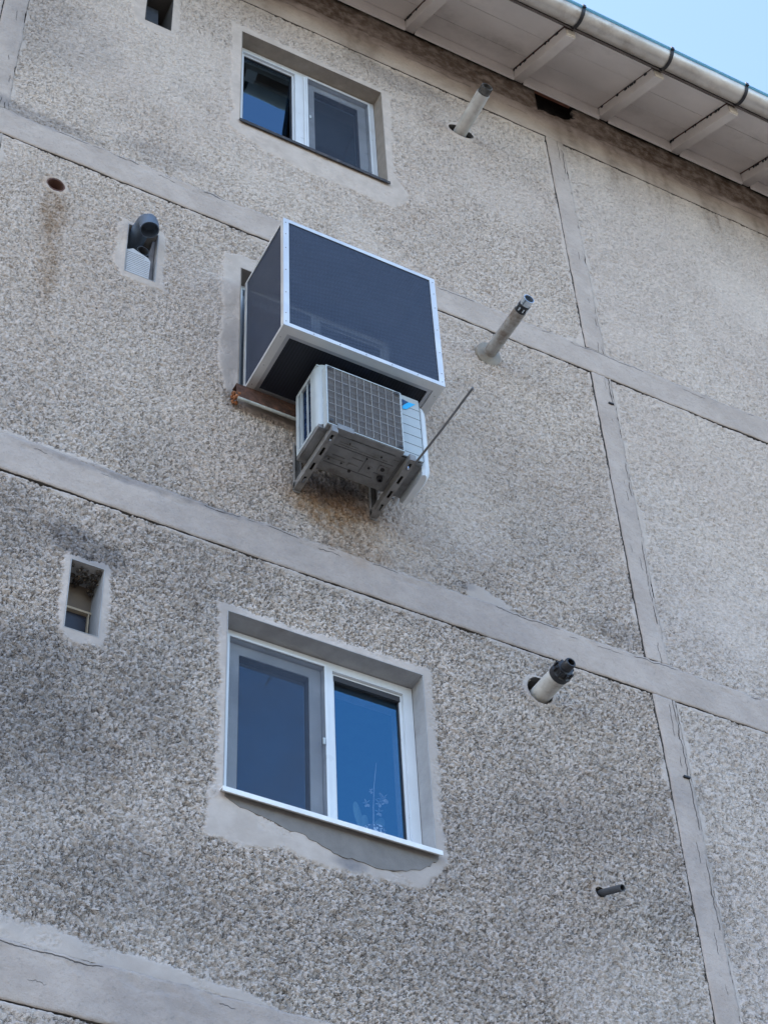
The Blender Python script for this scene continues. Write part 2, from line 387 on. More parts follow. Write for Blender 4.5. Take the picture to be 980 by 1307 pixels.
ELL = [  # stains, and shade painted under the air conditioner: (attribute, cx, cz, rx, rz, strength)
    ('dark_mark', 1.62, 6.95, .55, .62, .62), ('dark_mark', 2.15, 7.30, .35, .42, .42), ('dark_mark', 2.05, 6.25, .5, .28, .40), ('dark_mark', 1.85, 7.98, .28, .14, .75),
    ('dark_mark', 1.45, 7.95, .30, .35, .35), ('dark_mark', 3.12, 6.66, .10, .05, .8), ('dark_mark', 3.55, 7.45, .10, .7, .25), ('dark_mark', 2.6, 8.16, .5, .12, .28),
    ('dark_mark', 4.2, 6.9, .9, 1.0, .10), ('dark_mark', 1.25, 12.3, .45, .5, .28), ('dark_mark', 2.5, 9.7, .08, .5, .3),
    ('dark_mark', 3.4, 6.3, .7, .3, .25), ('dark_mark', 2.05, 11.45, .4, .14, .25), ('dark_mark', 1.2, 11.31, .5, .09, .5), ('dark_mark', 4.70, 8.70, .25, .10, .35), ('dark_mark', 2.2, 8.55, .9, .035, .55),
    ('dark_mark', 3.05, 8.98, .24, .12, .55), ('dark_mark', 3.7, 13.62, .5, .16, .35), ('dark_mark', 3.85, 8.65, .08, .06, .6),
    ('rust', 3.09, 8.86, .33, .14, .95), ('rust', 3.18, 8.72, .22, .18, .55), ('dark_mark', 3.1, 9.03, .25, .13, 1.0), ('brown', 3.1, 8.98, .24, .10, .9),  # under the air conditioner: rust and grime, with its shade painted in dark
    ('rust', 1.445, 10.42, .085, .34, .75), ('rust', 1.47, 9.98, .075, .42, .55), ('rust', 1.43, 10.72, .085, .09, .6),
    ('brown', 2.51, 9.46, .05, .05, .6), ('rust', 4.36, 6.93, .05, .04, .6),
]
STREAK = [(.4, .28, .25), (1.1, .2, .2), (2.6, .3, .3), (3.4, .35, .22), (4.35, .2, .15), (5.15, .45, .28), (5.55, .62, .22), (5.9, .4, .3), (6.4, .7, .25), (6.8, .5, .2), (7.3, .4, .3)]
def attributes(X, Z):
    A = {k: np.zeros(X.shape) for k in ('dark_mark', 'brown', 'rust')}
    wx = (fbm(X*3, Z*3, 1)-.5)*.35; wz = (fbm(X*3+50, Z*3, 2)-.5)*.35
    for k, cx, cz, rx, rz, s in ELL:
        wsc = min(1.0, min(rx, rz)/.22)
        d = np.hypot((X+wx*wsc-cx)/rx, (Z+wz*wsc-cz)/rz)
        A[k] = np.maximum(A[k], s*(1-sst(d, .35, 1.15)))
    # general tint, greyer towards the ground
    A['grey'] = .25 + .75*(1-sst(Z+(fbm(X*.8, Z*.8, 6)-.5)*2.5, 7.0, 11.0))
    A['dark_mark'] = np.maximum(A['dark_mark'], .30*sst(fbm(X*1.3+9, Z*1.3, 3), .5, .75)*(1-sst(Z, 8.2, 10.5)))
    # brown run-off under the eaves
    n = fbm(X*2.2, Z*2.2+5, 4); edge = 14.0 + (fbm(X*2.6+3, X*0, 5)-.5)*.28
    top = sst(Z, edge-.05, edge+.07)
    A['brown'] = np.maximum(A['brown'], top*(.45+.45*n))
    for cx, ln, wd in STREAK:
        f = (1-sst(np.abs(X-cx+(n-.5)*.15), wd*.2, wd))*sst(Z, 13.75-ln*1.15, 13.95)
        A['brown'] = np.maximum(A['brown'], .55*f*(.4+.9*vn(X*28, Z*2.2, 6)))
    A['brown'] = np.maximum(A['brown'], .22*sst(Z, 12.9, 13.9)*sst(n, .45, .65))
    return A

def coords(lo, hi, fine, fa, fb, coarse, snaps=()):
    """grid lines: fine between fa..fb, coarse elsewhere, snapped on the given values"""
    pts = sorted({round(p, 5) for p in [lo, hi, *[p for p in (fa, fb) if lo < p < hi], *[s for s in snaps if lo < s < hi]]})
    out = [pts[0]]
    for a, b in zip(pts, pts[1:]):
        st = fine if (a+b)/2 > fa and (a+b)/2 < fb else coarse
        n = max(1, int(round((b-a)/st))); out += list(np.linspace(a, b, n+1)[1:])
    return np.array(out)

def grid_mesh(name, X, Y, Z, keep, mat, parent, attrs):
    nx, nz = X.shape
    idx = np.arange(nx*nz).reshape(nx, nz)
    a = idx[:-1, :-1][keep]; b = idx[1:, :-1][keep]; c = idx[1:, 1:][keep]; d = idx[:-1, 1:][keep]
    F = np.stack([a, b, c, d], 1)
    # skirt: extrude every open border edge straight back
    ed = {}
    E = np.concatenate([np.stack([F[:, i], F[:, (i+1) % 4]], 1) for i in range(4)])
    key = np.sort(E, 1); code = key[:, 0].astype(np.int64)*(nx*nz)+key[:, 1]
    u, inv, cnt = np.unique(code, return_inverse=True, return_counts=True)
    B = E[cnt[inv] == 1]
    bv = np.unique(B); mp = np.full(nx*nz, -1); mp[bv] = np.arange(len(bv)) + nx*nz
    V = np.stack([X.ravel(), Y.ravel(), Z.ravel()], 1)
    Vb = V[bv].copy(); Vb[:, 1] = .028
    V = np.concatenate([V, Vb]); S = np.stack([B[:, 1], B[:, 0], mp[B[:, 0]], mp[B[:, 1]]], 1)
    # drop unused verts
    Fa = np.concatenate([F, S]); used = np.zeros(len(V), bool); used[Fa.ravel()] = True
    remap = np.cumsum(used)-1; Fa = remap[Fa]; V = V[used]
    me = bpy.data.meshes.new(name); nf = len(Fa)
    me.vertices.add(len(V)); me.vertices.foreach_set('co', V.astype(np.float32).ravel())
    me.loops.add(nf*4); me.loops.foreach_set('vertex_index', Fa.astype(np.int32).ravel())
    me.polygons.add(nf); me.polygons.foreach_set('loop_start', np.arange(0, nf*4, 4, dtype=np.int32))
    sm = np.ones(nf, bool); sm[len(F):] = False
    mi = np.zeros(nf, np.int32); mi[len(F):] = 1
    me.update(calc_edges=True)
    me.polygons.foreach_set('use_smooth', sm); me.polygons.foreach_set('material_index', mi)
    for k, v in attrs.items():
        vv = np.concatenate([v.ravel(), v.ravel()[bv]])[used]
        at = me.attributes.new(k, 'FLOAT', 'POINT'); at.data.foreach_set('value', vv.astype(np.float32))
    me.validate()
    return link(name, me, [mat, MT['core']], parent)

RECT = [(2.523, 3.535, 6.84, 7.90), (2.515, 3.551, 12.185, 13.32), (2.547, 3.555, 9.53, 10.625),
        (1.87, 2.046, 10.181, 10.62), (1.762, 1.919, 7.479, 7.90), (1.842, 2.017, 12.918, 13.33)]
ROUND = [(1.436, 10.717, .052, .058), (4.205, 8.065, .072, .085), (4.176, 13.282, .098, .060), (4.39, 6.905, .028, .028)]

def wall_panel(x0, x1, z0, z1, res, fx=(-9, 9), fz=(-9, 99), coarse=.028, gap=(.007, .007), parent=None):
    R = [r for r in RECT if r[0] < x1 and r[1] > x0 and r[2] < z1 and r[3] > z0]
    C = [c for c in ROUND if x0 < c[0] < x1 and z0 < c[1] < z1]
    gx, gz = gap   # open joint on the right edge and on the top edge
    xs = coords(x0, x1-gx, res, fx[0], fx[1], coarse, [v for r in R for v in r[:2]])
    zs = coords(z0, z1-gz, res, fz[0], fz[1], coarse, [v for r in R for v in r[2:]])
    X, Z = np.meshgrid(xs, zs, indexing='ij')
    # ragged panel edges
    e = .004
    rg = (fbm(X*18, Z*18, 2)-.5)
    X = X.copy(); Z = Z.copy()
    X[-1, :] += rg[-1, :]*.008; Z[:, -1] += rg[:, -1]*.008; X[0, :] += rg[0, :]*.01; Z[:, 0] += rg[:, 0]*.01
    keep = np.ones((len(xs)-1, len(zs)-1), bool)
    cx = (xs[:-1]+xs[1:])[:, None]/2; cz = (zs[:-1]+zs[1:])[None, :]/2
    for r in R: keep &= ~((cx > r[0]) & (cx < r[1]) & (cz > r[2]) & (cz < r[3]))
    for c in C:
        ang = np.arctan2((cz-c[1])/c[3], (cx-c[0])/c[2]); rr = 1+.0*ang
        keep &= ~(np.hypot((cx-c[0])/c[2], (cz-c[1])/c[3]) < 1)
    for c in C:   # round the stair-stepped rim of round holes
        q = np.hypot((X-c[0])/c[2], (Z-c[1])/c[3]); m = (q > .70) & (q < 1.22)
        k = np.where(m, 1.0/np.maximum(q, .1), 1.0)
        near = np.abs(q-1) < .9*res/min(c[2], c[3])
        X = np.where(m & near, c[0]+(X-c[0])*k, X); Z = np.where(m & near, c[1]+(Z-c[1])*k, Z)
    smooth = np.zeros(X.shape)
    wn = (fbm(X*6, Z*6, 3)-.5)*.045 + (fbm(X*30, Z*30, 5)-.5)*.03
    for P in PATCH:
        a = np.array(P)
        if a[:, 0].max() < x0 or a[:, 0].min() > x1 or a[:, 1].max() < z0 or a[:, 1].min() > z1: continue
        s = poly_sd(X, Z, P) + wn
        smooth = np.maximum(smooth, 1-sst(s, -.012, .010))
    smooth = smooth*(.70+.30*sst(fbm(X*11, Z*11, 7, 3), .38, .56))
    for c in C:
        q = np.hypot((X-c[0]), (Z-c[1])); smooth = np.maximum(smooth, (1-sst(q-max(c[2], c[3])+wn*.5, .0, .02))*.8)
    # thin float-finished rim along the joints
    ed = np.minimum.reduce([X-x0, x1-X, z1-Z]); smooth = np.maximum(smooth, (1-sst(ed+(fbm(X*9, Z*9, 6)-.5)*.09, .0, .03))*.85)
    # rendering worked smoother here and there
    pat = sst(fbm(X*1.1+4, Z*1.1, 6, 3), .52, .72)*.28
    f1, f2, idv = worley(X/.0225 + vn(X*50, Z*50, 1)*.8, Z/.0190 + vn(X*50+9, Z*50, 2)*.8, 4)
    peb = sst(f2-f1, .02, .26)*(.6+.45*idv)
    g1, g2, gid = worley(X/.011, Z/.010, 6)
    peb2 = sst(g2-g1, .0, .4)*(.5+.5*gid)
    rough = fbm(X*30, Z*30, 5, 3)
    pit = sst(.50-fbm(X*38, Z*44, 0, 2), .08, .2)
    h = peb*.0165 + peb2*.002 + (rough-.5)*.007 - pit*.006
    flat = (1-.42*sst(Z, 8.0, 9.6))*(1-.35*sst(X, 4.9, 5.2)) if z1 > 5.7 else 1.0+0*X
    amp = (1-smooth)*(1-pat)*(.35+.65*flat)
    low = sst(9.5-Z, 0, 3)*.10+1.0
    y = -(h*low-.012)*amp - smooth*.0035 + (fbm(X*2.5, Z*2.5, 2)-.5)*.006 + (fbm(X*22, Z*22, 1)-.5)*.003*smooth
    # skin near the rectangular openings is struck flat
    for r in R:
        d = np.maximum.reduce([r[0]-X, X-r[1], r[2]-Z, Z-r[3]]); k = 1-sst(d, .002, .03); y = y*(1-k)+(-.005)*k
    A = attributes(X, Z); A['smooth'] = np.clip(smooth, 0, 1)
    A['gap_shade'] = (1-smooth)*(1-pat*1.8)*flat
    return grid_mesh('wall_panel', X, y, Z, keep, MT['stucco'], parent, A)

def band(x0, x1, z0, z1, front, horizontal, fine=.012, fa=-9, fb=99, coarse=.06, parent=None, mat=None):
    if horizontal: xs = coords(x0, x1, fine*1.5, fa, fb, coarse); zs = coords(z0, z1, fine, -99, 99, fine)
    else: xs = coords(x0, x1, fine, -99, 99, fine); zs = coords(z0, z1, fine*1.5, fa, fb, coarse)
    X, Z = np.meshgrid(xs, zs, indexing='ij'); X = X.copy(); Z = Z.copy()
    al = X if horizontal else Z; ac = (Z-z0) if horizontal else (X-x0)
    wv = (fbm(al*1.3, al*0+z0, 3)-.5)*.012 + (fbm(al*14, al*0+z0+x0, 5)-.5)*.009
    wv2 = (fbm(al*3, al*0+z0+4, 2)-.5)*.02 + (fbm(al*20, al*0+z0+x0+4, 5)-.5)*.02
    W = ac.max(); t = ac/W
    if horizontal: Z += wv*(1-t)+wv2*t
    else: X += wv*(1-t)+wv2*t
    y = front + (fbm(X*7, Z*7, 4)-.5)*.007 + (fbm(X*34, Z*34, 1, 3)-.5)*.0050 + (fbm(X*9+3, Z*9, 6, 3)-.5)*.004
    y = y + .005*(sst(.010-ac, 0, .010)*.8)
    chip = sst(fbm(al*12, ac*30, 6), .60, .68)*sst(t, .62, .80)
    y = y + chip*.006
    A = attributes(X, Z); A['across'] = ac; A['along'] = al + (0 if horizontal else 40) + z0*.37
    A['smooth'] = np.zeros(X.shape)
    keep = np.ones((len(xs)-1, len(zs)-1), bool)
    return grid_mesh('joint_band', X, y, Z, keep, mat or (MT['band_h'] if horizontal else MT['band_v']), parent, A)

# ------------------------------------------------------------------ ground
g_ = BM(); bmesh.ops.create_grid(g_, x_segments=2, y_segments=2, size=900)
gr = obj('ground', g_, MT['ground']); gr['kind'] = 'structure'

# ------------------------------------------------------------------ the building
BLD = thing('apartment_building', 'weathered grey-beige apartment block with pebbledash panels and smooth joint bands', 'building')
XL, XR = -4.0, 13.0
ZB = [0.16, 2.88, 5.60, 8.32, 11.00, 13.75]       # lower edges of the horizontal bands
BH = .245
VB = [(.955, 1.10), (4.91, 5.05), (8.86, 9.0)]
for i, z in enumerate(ZB[:-1]):
    near = z > 5
    band(XL, XR, z, z+BH, -.009, True, .012 if near else .06, .7, 8.3, .08, BLD)
band(XL, XR, 13.75, 14.07, -.009, True, .012, .7, 8.3, .08, BLD)
for i in range(5):
    lo, hi = ZB[i]+BH, ZB[i+1]
    near = hi > 5.7
    for k, (a, b) in enumerate(VB):
        fine = .011 if (near and k < 2) else .05
        band(a, b, lo+.002, hi-.002, -.007, False, fine, -9, 99, .06, BLD)
spans = [(XL, .955), (1.10, 4.91), (5.05, 8.86), (9.0, XR)]
for i in range(5):
    lo, hi = ZB[i]+BH, ZB[i+1]
    for k, (a, b) in enumerate(spans):
        if i >= 2 and k == 1:
            fz = (6.9, 99) if i == 99 else (-9, 99)
            wall_panel(a, b, lo, hi, .0063 if i < 4 else .0072, (1.1, 9), fz, .03, (.007, .007), BLD)
        elif i >= 2 and k == 2:
            lim = {2: 5.9, 3: 6.9, 4: 7.6}[i]
            wall_panel(a, b, lo, hi, .009, (5.0, lim), (-9, 99), .03, (.007, .007), BLD)
        elif i == 4 and k == 0: wall_panel(a, b, lo, hi, .02, (.6, 2), (-9, 99), .05, (.007, .007), BLD)
        elif i == 1 and k == 1: wall_panel(a, b, lo, hi, .009, (1.1, 3.0), (5.2, 9), .04, (.007, .007), BLD)
        else: wall_panel(a, b, lo, hi, .05, parent=BLD)

# wall core behind the render, with its openings
def cored(name, x0, x1, z0, z1, y0, y1, holes, mat):
    xs = sorted({x0, x1, *[h[0] for h in holes], *[h[1] for h in holes]}); zs = sorted({z0, z1, *[h[2] for h in holes], *[h[3] for h in holes]})
    bm = BM(); vc = {}
    def V(x, y, z):
        k = (x, y, z)
        if k not in vc: vc[k] = bm.verts.new(k)
        return vc[k]
    def solid(i, j):
        if i < 0 or j < 0 or i >= len(xs)-1 or j >= len(zs)-1: return False
        cx, cz = (xs[i]+xs[i+1])/2, (zs[j]+zs[j+1])/2
        return not any(h[0] < cx < h[1] and h[2] < cz < h[3] for h in holes)
    for i in range(len(xs)-1):
        for j in range(len(zs)-1):
            if not solid(i, j): continue
            a, b, c, d = xs[i], xs[i+1], zs[j], zs[j+1]
            bm.faces.new((V(a,y0,c), V(b,y0,c), V(b,y0,d), V(a,y0,d))); bm.faces.new((V(a,y1,d), V(b,y1,d), V(b,y1,c), V(a,y1,c)))
            if not solid(i-1, j): bm.faces.new((V(a,y0,d), V(a,y1,d), V(a,y1,c), V(a,y0,c)))
            if not solid(i+1, j): bm.faces.new((V(b,y0,c), V(b,y1,c), V(b,y1,d), V(b,y0,d)))
            if not solid(i, j-1): bm.faces.new((V(a,y0,c), V(a,y1,c), V(b,y1,c), V(b,y0,c)))
            if not solid(i, j+1): bm.faces.new((V(b,y0,d), V(b,y1,d), V(a,y1,d), V(a,y0,d)))
    return obj(name, bm, mat, BLD)
holes = [(r[0]-.006, r[1]+.006, r[2]-.006, r[3]+.006) for r in RECT] + [(c[0]-c[2]*1.02, c[0]+c[2]*1.02, c[1]-c[3]*1.02, c[1]+c[3]*1.02) for c in ROUND]
cored('wall_core', XL+.01, XR-.01, 0, 14.06, .03, .32, holes, MT['core'])
# reveals of the openings
def reveal(r, depth, mat, y0=-.0062, back=None, th=.004):
    x0, x1, z0, z1 = r; x0 += .0015; x1 -= .0015; z0 += .0015; z1 -= .0015; bm = BM()
    bx(bm, x0-th, x0, y0, depth, z0-th, z1+th); bx(bm, x1, x1+th, y0, depth, z0-th, z1+th)
    bx(bm, x0, x1, y0, depth, z1, z1+th); bx(bm, x0, x1, y0, depth, z0-th, z0)
    return obj('reveal', bm, mat, BLD)
reveal(RECT[0], .315, MT['reveal']); reveal(RECT[1], .315, MT['reveal_warm']); reveal(RECT[2], .315, MT['reveal_warm'])
reveal(RECT[3], .24, MT['reveal']); reveal(RECT[4], .24, MT['reveal']); reveal(RECT[5], .24, MT['room_dark'])
# closed bottoms of the round holes
for c in ROUND: obj('hole_bottom', bx(BM(), c[0]-.12, c[0]+.12, .20, .21, c[1]-.12, c[1]+.12), MT['cavity'], BLD)
bm = BM(); tube(bm, [(1.436, .12, 10.717), (1.436, -.004, 10.717)], .053, 28, cap0=True, inner=.006)
obj('pipe_sleeve', bm, simple('clay_sleeve', (.12, .06, .045), .8, var=.3), BLD, True)
# rooms behind the windows
for (x0, x1, z0, z1) in RECT[:3]:
    bm = BM(); a, b, c, d = x0-.7, x1+.7, z0-.9, z1+.35
    bx(bm, a, b, 3.0, 3.05, c, d); bx(bm, a-.05, a, .325, 3.05, c, d); bx(bm, b, b+.05, .325, 3.05, c, d)
    bx(bm, a-.05, b+.05, .325, 3.05, d, d+.05); bx(bm, a-.05, b+.05, .325, 3.05, c-.05, c)
    obj('room', bm, MT['room'], BLD)
# strip of raw wall under the eaves, with the broken hole in it
cav = (4.90, 5.30, 14.10, 14.34)
def top_strip():
    xs = coords(XL, XR, .015, .8, 8.0, .08, cav[:2]); zs = coords(14.07, 14.42, .013, -9, 99, .013, cav[2:])
    X, Z = np.meshgrid(xs, zs, indexing='ij')
    y = .012 + (fbm(X*6, Z*9, 3)-.5)*.03 + (fbm(X*40, Z*40, 1)-.5)*.006
    cx = (xs[:-1]+xs[1:])[:, None]/2; cz = (zs[:-1]+zs[1:])[None, :]/2
    lim = cav[2] + .10*fbm(cx*9, cx*0, 2) + .10*np.clip((cx-4.98)/.3, 0, 1)
    keep = ~((cx > cav[0]) & (cx < cav[1]-.1*fbm(cz*20, cz*0, 3)) & (cz > lim) & (cz < cav[3]+9))
    A = attributes(X, Z); A['brown'] = np.clip(A['brown']*.9+.3, 0, 1); A['across'] = Z-14.07; A['along'] = X+11; A['smooth'] = A['dark_mark']*0
    return grid_mesh('joint_band', X, y, Z, keep, MT['band_h'], BLD, A)
top_strip()
bm = BM(); bx(bm, XL+.01, cav[0]-.04, .045, .32, 14.062, 14.7); bx(bm, cav[1]+.03, XR-.01, .045, .32, 14.062, 14.7); bx(bm, cav[0]-.04, cav[1]+.03, .16, .32, 14.062, 14.7)
bx(bm, cav[0]-.04, cav[1]+.03, .045, .16, 14.062, 14.09)
obj('wall_head', bm, MT['cavity'], BLD)
# plain back and end walls
bm = BM(); bx(bm, XL, XL+.25, .33, 9.0, 0, 14.5); bx(bm, XR-.25, XR, .33, 9.0, 0, 14.5); bx(bm, XL+.25, XR-.25, 8.75, 9.0, 0, 14.5)
obj('outer_wall', bm, MT['reveal'], BLD)

# eaves: rafters, soffit boards, wall board, fascia, roof
RAF = [-3.3, -2.4, -1.5, -.65, .2, 1.1, 2.0, 2.9, 3.83, 4.745, 5.49, 6.14, 6.80, 7.46, 8.15, 8.85, 9.6, 10.4, 11.2, 12.0, 12.8]
SL = .65; RW = .075
YO = -.675
random.seed(4)
for i, x in enumerate(RAF):
    zj = random.uniform(-.006, .006)
    bm = prism_x(BM(), [(-.002, 14.405+zj), (YO, 14.405+zj+YO*SL), (YO, 14.52+zj+YO*SL), (-.002, 14.52+zj)], x-RW/2, x+RW/2)
    ra = obj('rafter', bm, MT['rafter'], BLD, bevel=.004)
    zz = 14.405+YO*SL
    bm = prism_x(BM(), [(YO-.002, zz+.004), (YO-.012, zz+.004), (YO-.012, zz+.075), (YO-.002, zz+.075)], x-RW/2+.004, x+RW/2-.004)
    obj('rafter_end', bm, MT['rafter_end'], ra)
    # nails in the joint beside the rafter
    bm = BM()
    for k in range(13):
        t = random.uniform(.04, .98); y = YO*t; z = 14.505+y*SL
        s = random.uniform(.004, .009)
        bx(bm, x-RW/2-.008-random.uniform(0, .004), x-RW/2-.002, y-s, y+s, z-.004, z+.012)
    nl = obj('joint_filler', bm, MT['strap'], ra); nl['kind'] = 'stuff'
for a, b in zip(RAF, RAF[1:]):
    g0 = .007; x0, x1 = a+RW/2+.001, b-RW/2-g0; dz = random.uniform(-.004, .004)
    z0 = 14.525+dz
    mid = YO*.52
    cuts = [-.02, YO*random.uniform(.30, .36), YO*random.uniform(.62, .70), YO]
    for ya, yb in zip(cuts, cuts[1:]):
        e1 = random.uniform(-.0015, .0015); e2 = random.uniform(-.0015, .0015); gp = 0 if yb == YO else random.uniform(.0008, .0030)
        bm = prism_x(BM(), [(ya, z0+ya*SL+e1), (yb+gp, z0+(yb+gp)*SL+e2), (yb+gp, z0+.018+yb*SL), (ya, z0+.018+ya*SL)], x0, x1)
        obj('soffit_board', bm, MT['soffit'], BLD, bevel=.0012, seg=1)
    bm = BM(); zb = 14.372+random.uniform(-.006, .006)
    bx(bm, x0+.002, x1+.002, -.032, -.014, zb, z0-.024)
    obj('wall_board', bm, MT['rafter'], BLD, bevel=.002)
bm = prism_x(BM(), [(-.70, 14.035), (-.712, 14.035), (-.712, 14.16), (-.70, 14.16)], XL-.3, XR+.3)
obj('fascia', bm, simple('weathered_fascia', (.14, .12, .11), .9, var=.2), BLD)
bm = BM(); up = 14.60
prism_x(bm, [(-.80, up-.80*SL+.02), (4.5, up+4.5*SL), (4.5, up+4.5*SL+.05), (-.80, up-.80*SL+.06)], XL-.3, XR+.3)
prism_x(bm, [(4.501, up+4.5*SL), (9.7, up-.7*SL), (9.7, up-.7*SL+.05), (4.501, up+4.5*SL+.05)], XL-.3, XR+.3)
obj('roof', bm, MT['roof'], BLD)

# rain gutter
GUT = thing('rain_gutter', 'half-round metal rain gutter running along the eaves', 'gutter')
def trough(x0, x1, y, z, r, th=.003, seg=20, mat=None):
    bm = BM(); pr = []
    for k in range(seg+1):
        a = math.pi + math.pi*k/seg; pr.append((y+r*math.cos(a), z+r*math.sin(a)))
    for k in range(seg, -1, -1):
        a = math.pi + math.pi*k/seg; pr.append((y+(r-th)*math.cos(a), z+(r-th)*math.sin(a)))
    prism_x(bm, pr, x0, x1); return bm
GY, GZ, GR = -.79, 14.065, .075
xs_ = [-4.3, -1.2, 2.3, 5.82, 9.3, 13.3]
for a, b in zip(xs_, xs_[1:]):
    obj('trough', trough(a, b+.03, GY, GZ+random.uniform(-.002, .002), GR+random.uniform(-.001, .001)), MT['gutter'], GUT, True)
def mat_film():
    m, t, b, n, l = nodes('translucent_film'); tl = n.new('ShaderNodeBsdfTranslucent'); tl.inputs[0].default_value = (.17, .33, .42, 1)
    mx = n.new('ShaderNodeMixShader'); mx.inputs[0].default_value = .75; b.inputs['Base Color'].default_value = (.4, .7, .82, 1)
    l.new(b.outputs[0], mx.inputs[1]); l.new(tl.outputs[0], mx.inputs[2]); l.new(mx.outputs[0], n['Material Output'].inputs[0]); return m
MT['gutter_lip'] = mat_film()
bm = BM(); tube(bm, [(-4.3, GY-GR-.004, GZ+.004), (13.3, GY-GR-.004, GZ+.006)], .012, 12); obj('gutter_bead', bm, MT['gutter_lip'], GUT, True)
bm0 = BM()
for x in RAF:
    bm = BM(); pr = []
    for k in range(15):
        a = math.pi*.97 + math.pi*1.02*k/14; pr.append((GY+(GR+.008)*math.cos(a), GZ+(GR+.008)*math.sin(a)))
    for k in range(14, -1, -1):
        a = math.pi*.97 + math.pi*1.02*k/14; pr.append((GY+(GR+.0035)*math.cos(a), GZ+(GR+.0035)*math.sin(a)))
    prism_x(bm, pr, x-.013, x+.013); bx(bm, x-.0125, x+.0125, GY-GR-.02, GY-GR-.0082, GZ-.008, GZ+.022)
    bx(bm, x-.0125, x+.0125, GY+GR+.009, -.7125, GZ-.03, GZ-.024)
    obj('gutter_bracket', bm, MT['strap'], GUT)
bm0.free()

# ------------------------------------------------------------------ windows (parts of the building)
def window(x0, x1, z0, z1, m0, m1, plain, yf=.10):
    """plain = which side ('left'/'right') is bare glass; the other carries an insect screen over a sash"""
    bm = BM(); fw = .048
    bx(bm, x0, x0+fw, yf, yf+.07, z0, z1); bx(bm, x1-fw, x1, yf, yf+.07, z0, z1)
    bx(bm, x0+fw, x1-fw, yf, yf+.07, z1-fw, z1); bx(bm, x0+fw, x1-fw, yf, yf+.07, z0, z0+fw)
    bx(bm, m0, m1, yf-.001, yf+.069, z0+fw, z1-fw)
    W = obj('window', bm, MT['pvc'], BLD, bevel=.004)
    L = (x0+fw, m0); Rr = (m1, x1-fw)
    for side, (a, b) in (('left', L), ('right', Rr)):
        c, d = z0+fw, z1-fw
        if side == plain:
            bm = ring(BM(), a+.001, b-.001, c+.001, d-.001, .014, yf+.016, yf+.05); obj('glazing_bead', bm, MT['pvc'], W, bevel=.002)
            bm = ring(BM(), a+.0155, b-.0155, c+.0155, d-.0155, .004, yf+.022, yf+.046); obj('gasket', bm, MT['pvc_dark'], W)
            lean = .118 if z0 > 12 else .0
            bm = prism_x(BM(), [(yf+.030+lean, c+.015), (yf+.036+lean, c+.015), (yf+.036, d-.015), (yf+.030, d-.015)], a+.015, b-.015); obj('glass_pane', bm, MT['glass_up'] if z0 > 12 else MT['glass'], W)
        else:
            bm = ring(BM(), a+.004, b-.004, c+.004, d-.004, .060, yf+.025, yf+.085); obj('sash', bm, MT['pvc'], W, bevel=.005)
            bm = ring(BM(), a+.064, b-.064, c+.064, d-.064, .004, yf+.03, yf+.07); obj('gasket', bm, MT['pvc_dark'], W)
            bm = bx(BM(), a+.062, b-.062, yf+.05, yf+.056, c+.062, d-.062); obj('glass_pane', bm, MT['glass'], W)
            bm = ring(BM(), a-.012, b+.012, c-.012, d+.012, .012, yf-.012, yf-.002); obj('screen_frame', bm, MT['pvc'], W, bevel=.002)
            bm = bx(BM(), a+.0005, b-.0005, yf-.007, yf-.0055, c+.0005, d-.0005); obj('insect_screen', bm, MT['screen'], W)
            bm = BM(); hx = m0-.012 if side == 'left' else m1+.012
            bx(bm, hx-.006, hx+.006, yf-.018, yf-.0125, (c+d)/2-.018, (c+d)/2+.018); obj('latch', bm, MT['ac'], W, bevel=.002)
    return W
W1 = window(2.528, 3.530, 6.862, 7.894, 3.060, 3.106, 'right')
W2 = window(2.520, 3.546, 12.22, 13.314, 2.952, 3.040, 'left')
W3 = window(2.552, 3.550, 9.56, 10.62, 3.03, 3.09, 'right')
# dark slatted vent strip at the head of the lower right pane
bm = bx(BM(), 3.120, 3.470, .112, .128, 7.800, 7.832); obj('shade_strip', bm, MT['pvc_dark'], W1)
# second, narrow upright profile of the upper mullion
bm = bx(BM(), 3.012, 3.026, .088, .0985, 12.28, 13.26); obj('cover_strip', bm, MT['pvc'], W2, bevel=.002)
# sills
bm = prism_x(BM(), [(.10, 6.862), (.10, 6.848), (-.034, 6.830), (-.034, 6.812), (-.040, 6.812), (-.040, 6.838)], 2.506, 3.550)
obj('window_sill', bm, MT['sill_white'], W1, bevel=.0015)
bm = prism_x(BM(), [(.10, 12.215), (.10, 12.203), (-.016, 12.186), (-.016, 12.166), (-.021, 12.166), (-.021, 12.194)], 2.508, 3.562)
obj('window_sill', bm, MT['sill_black'], W2)
# dark bedding mortar under the lower sill
pts = [(2.53, 6.815), (2.60, 6.782), (2.70, 6.765), (2.80, 6.735), (2.89, 6.732), (2.93, 6.715), (3.00, 6.70), (3.05, 6.675), (3.12, 6.68), (3.20, 6.665), (3.30, 6.675), (3.38, 6.70), (3.45, 6.72), (3.50, 6.765), (3.545, 6.812)]
pts = [(x0+(x1-x0)*t, z0+(z1-z0)*t+random.uniform(-.009, .009)) for (x0, z0), (x1, z1) in zip(pts, pts[1:]) for t in (0, .35, .7)]+[pts[-1]]
bm = prism(BM(), [*pts, (3.545, 6.832), (2.53, 6.832)], -.0068, .02)
obj('bedding_mortar', bm, simple('grey_mortar', (.17, .16, .155), .95, var=.12, scale=10, bump=.6), BLD)

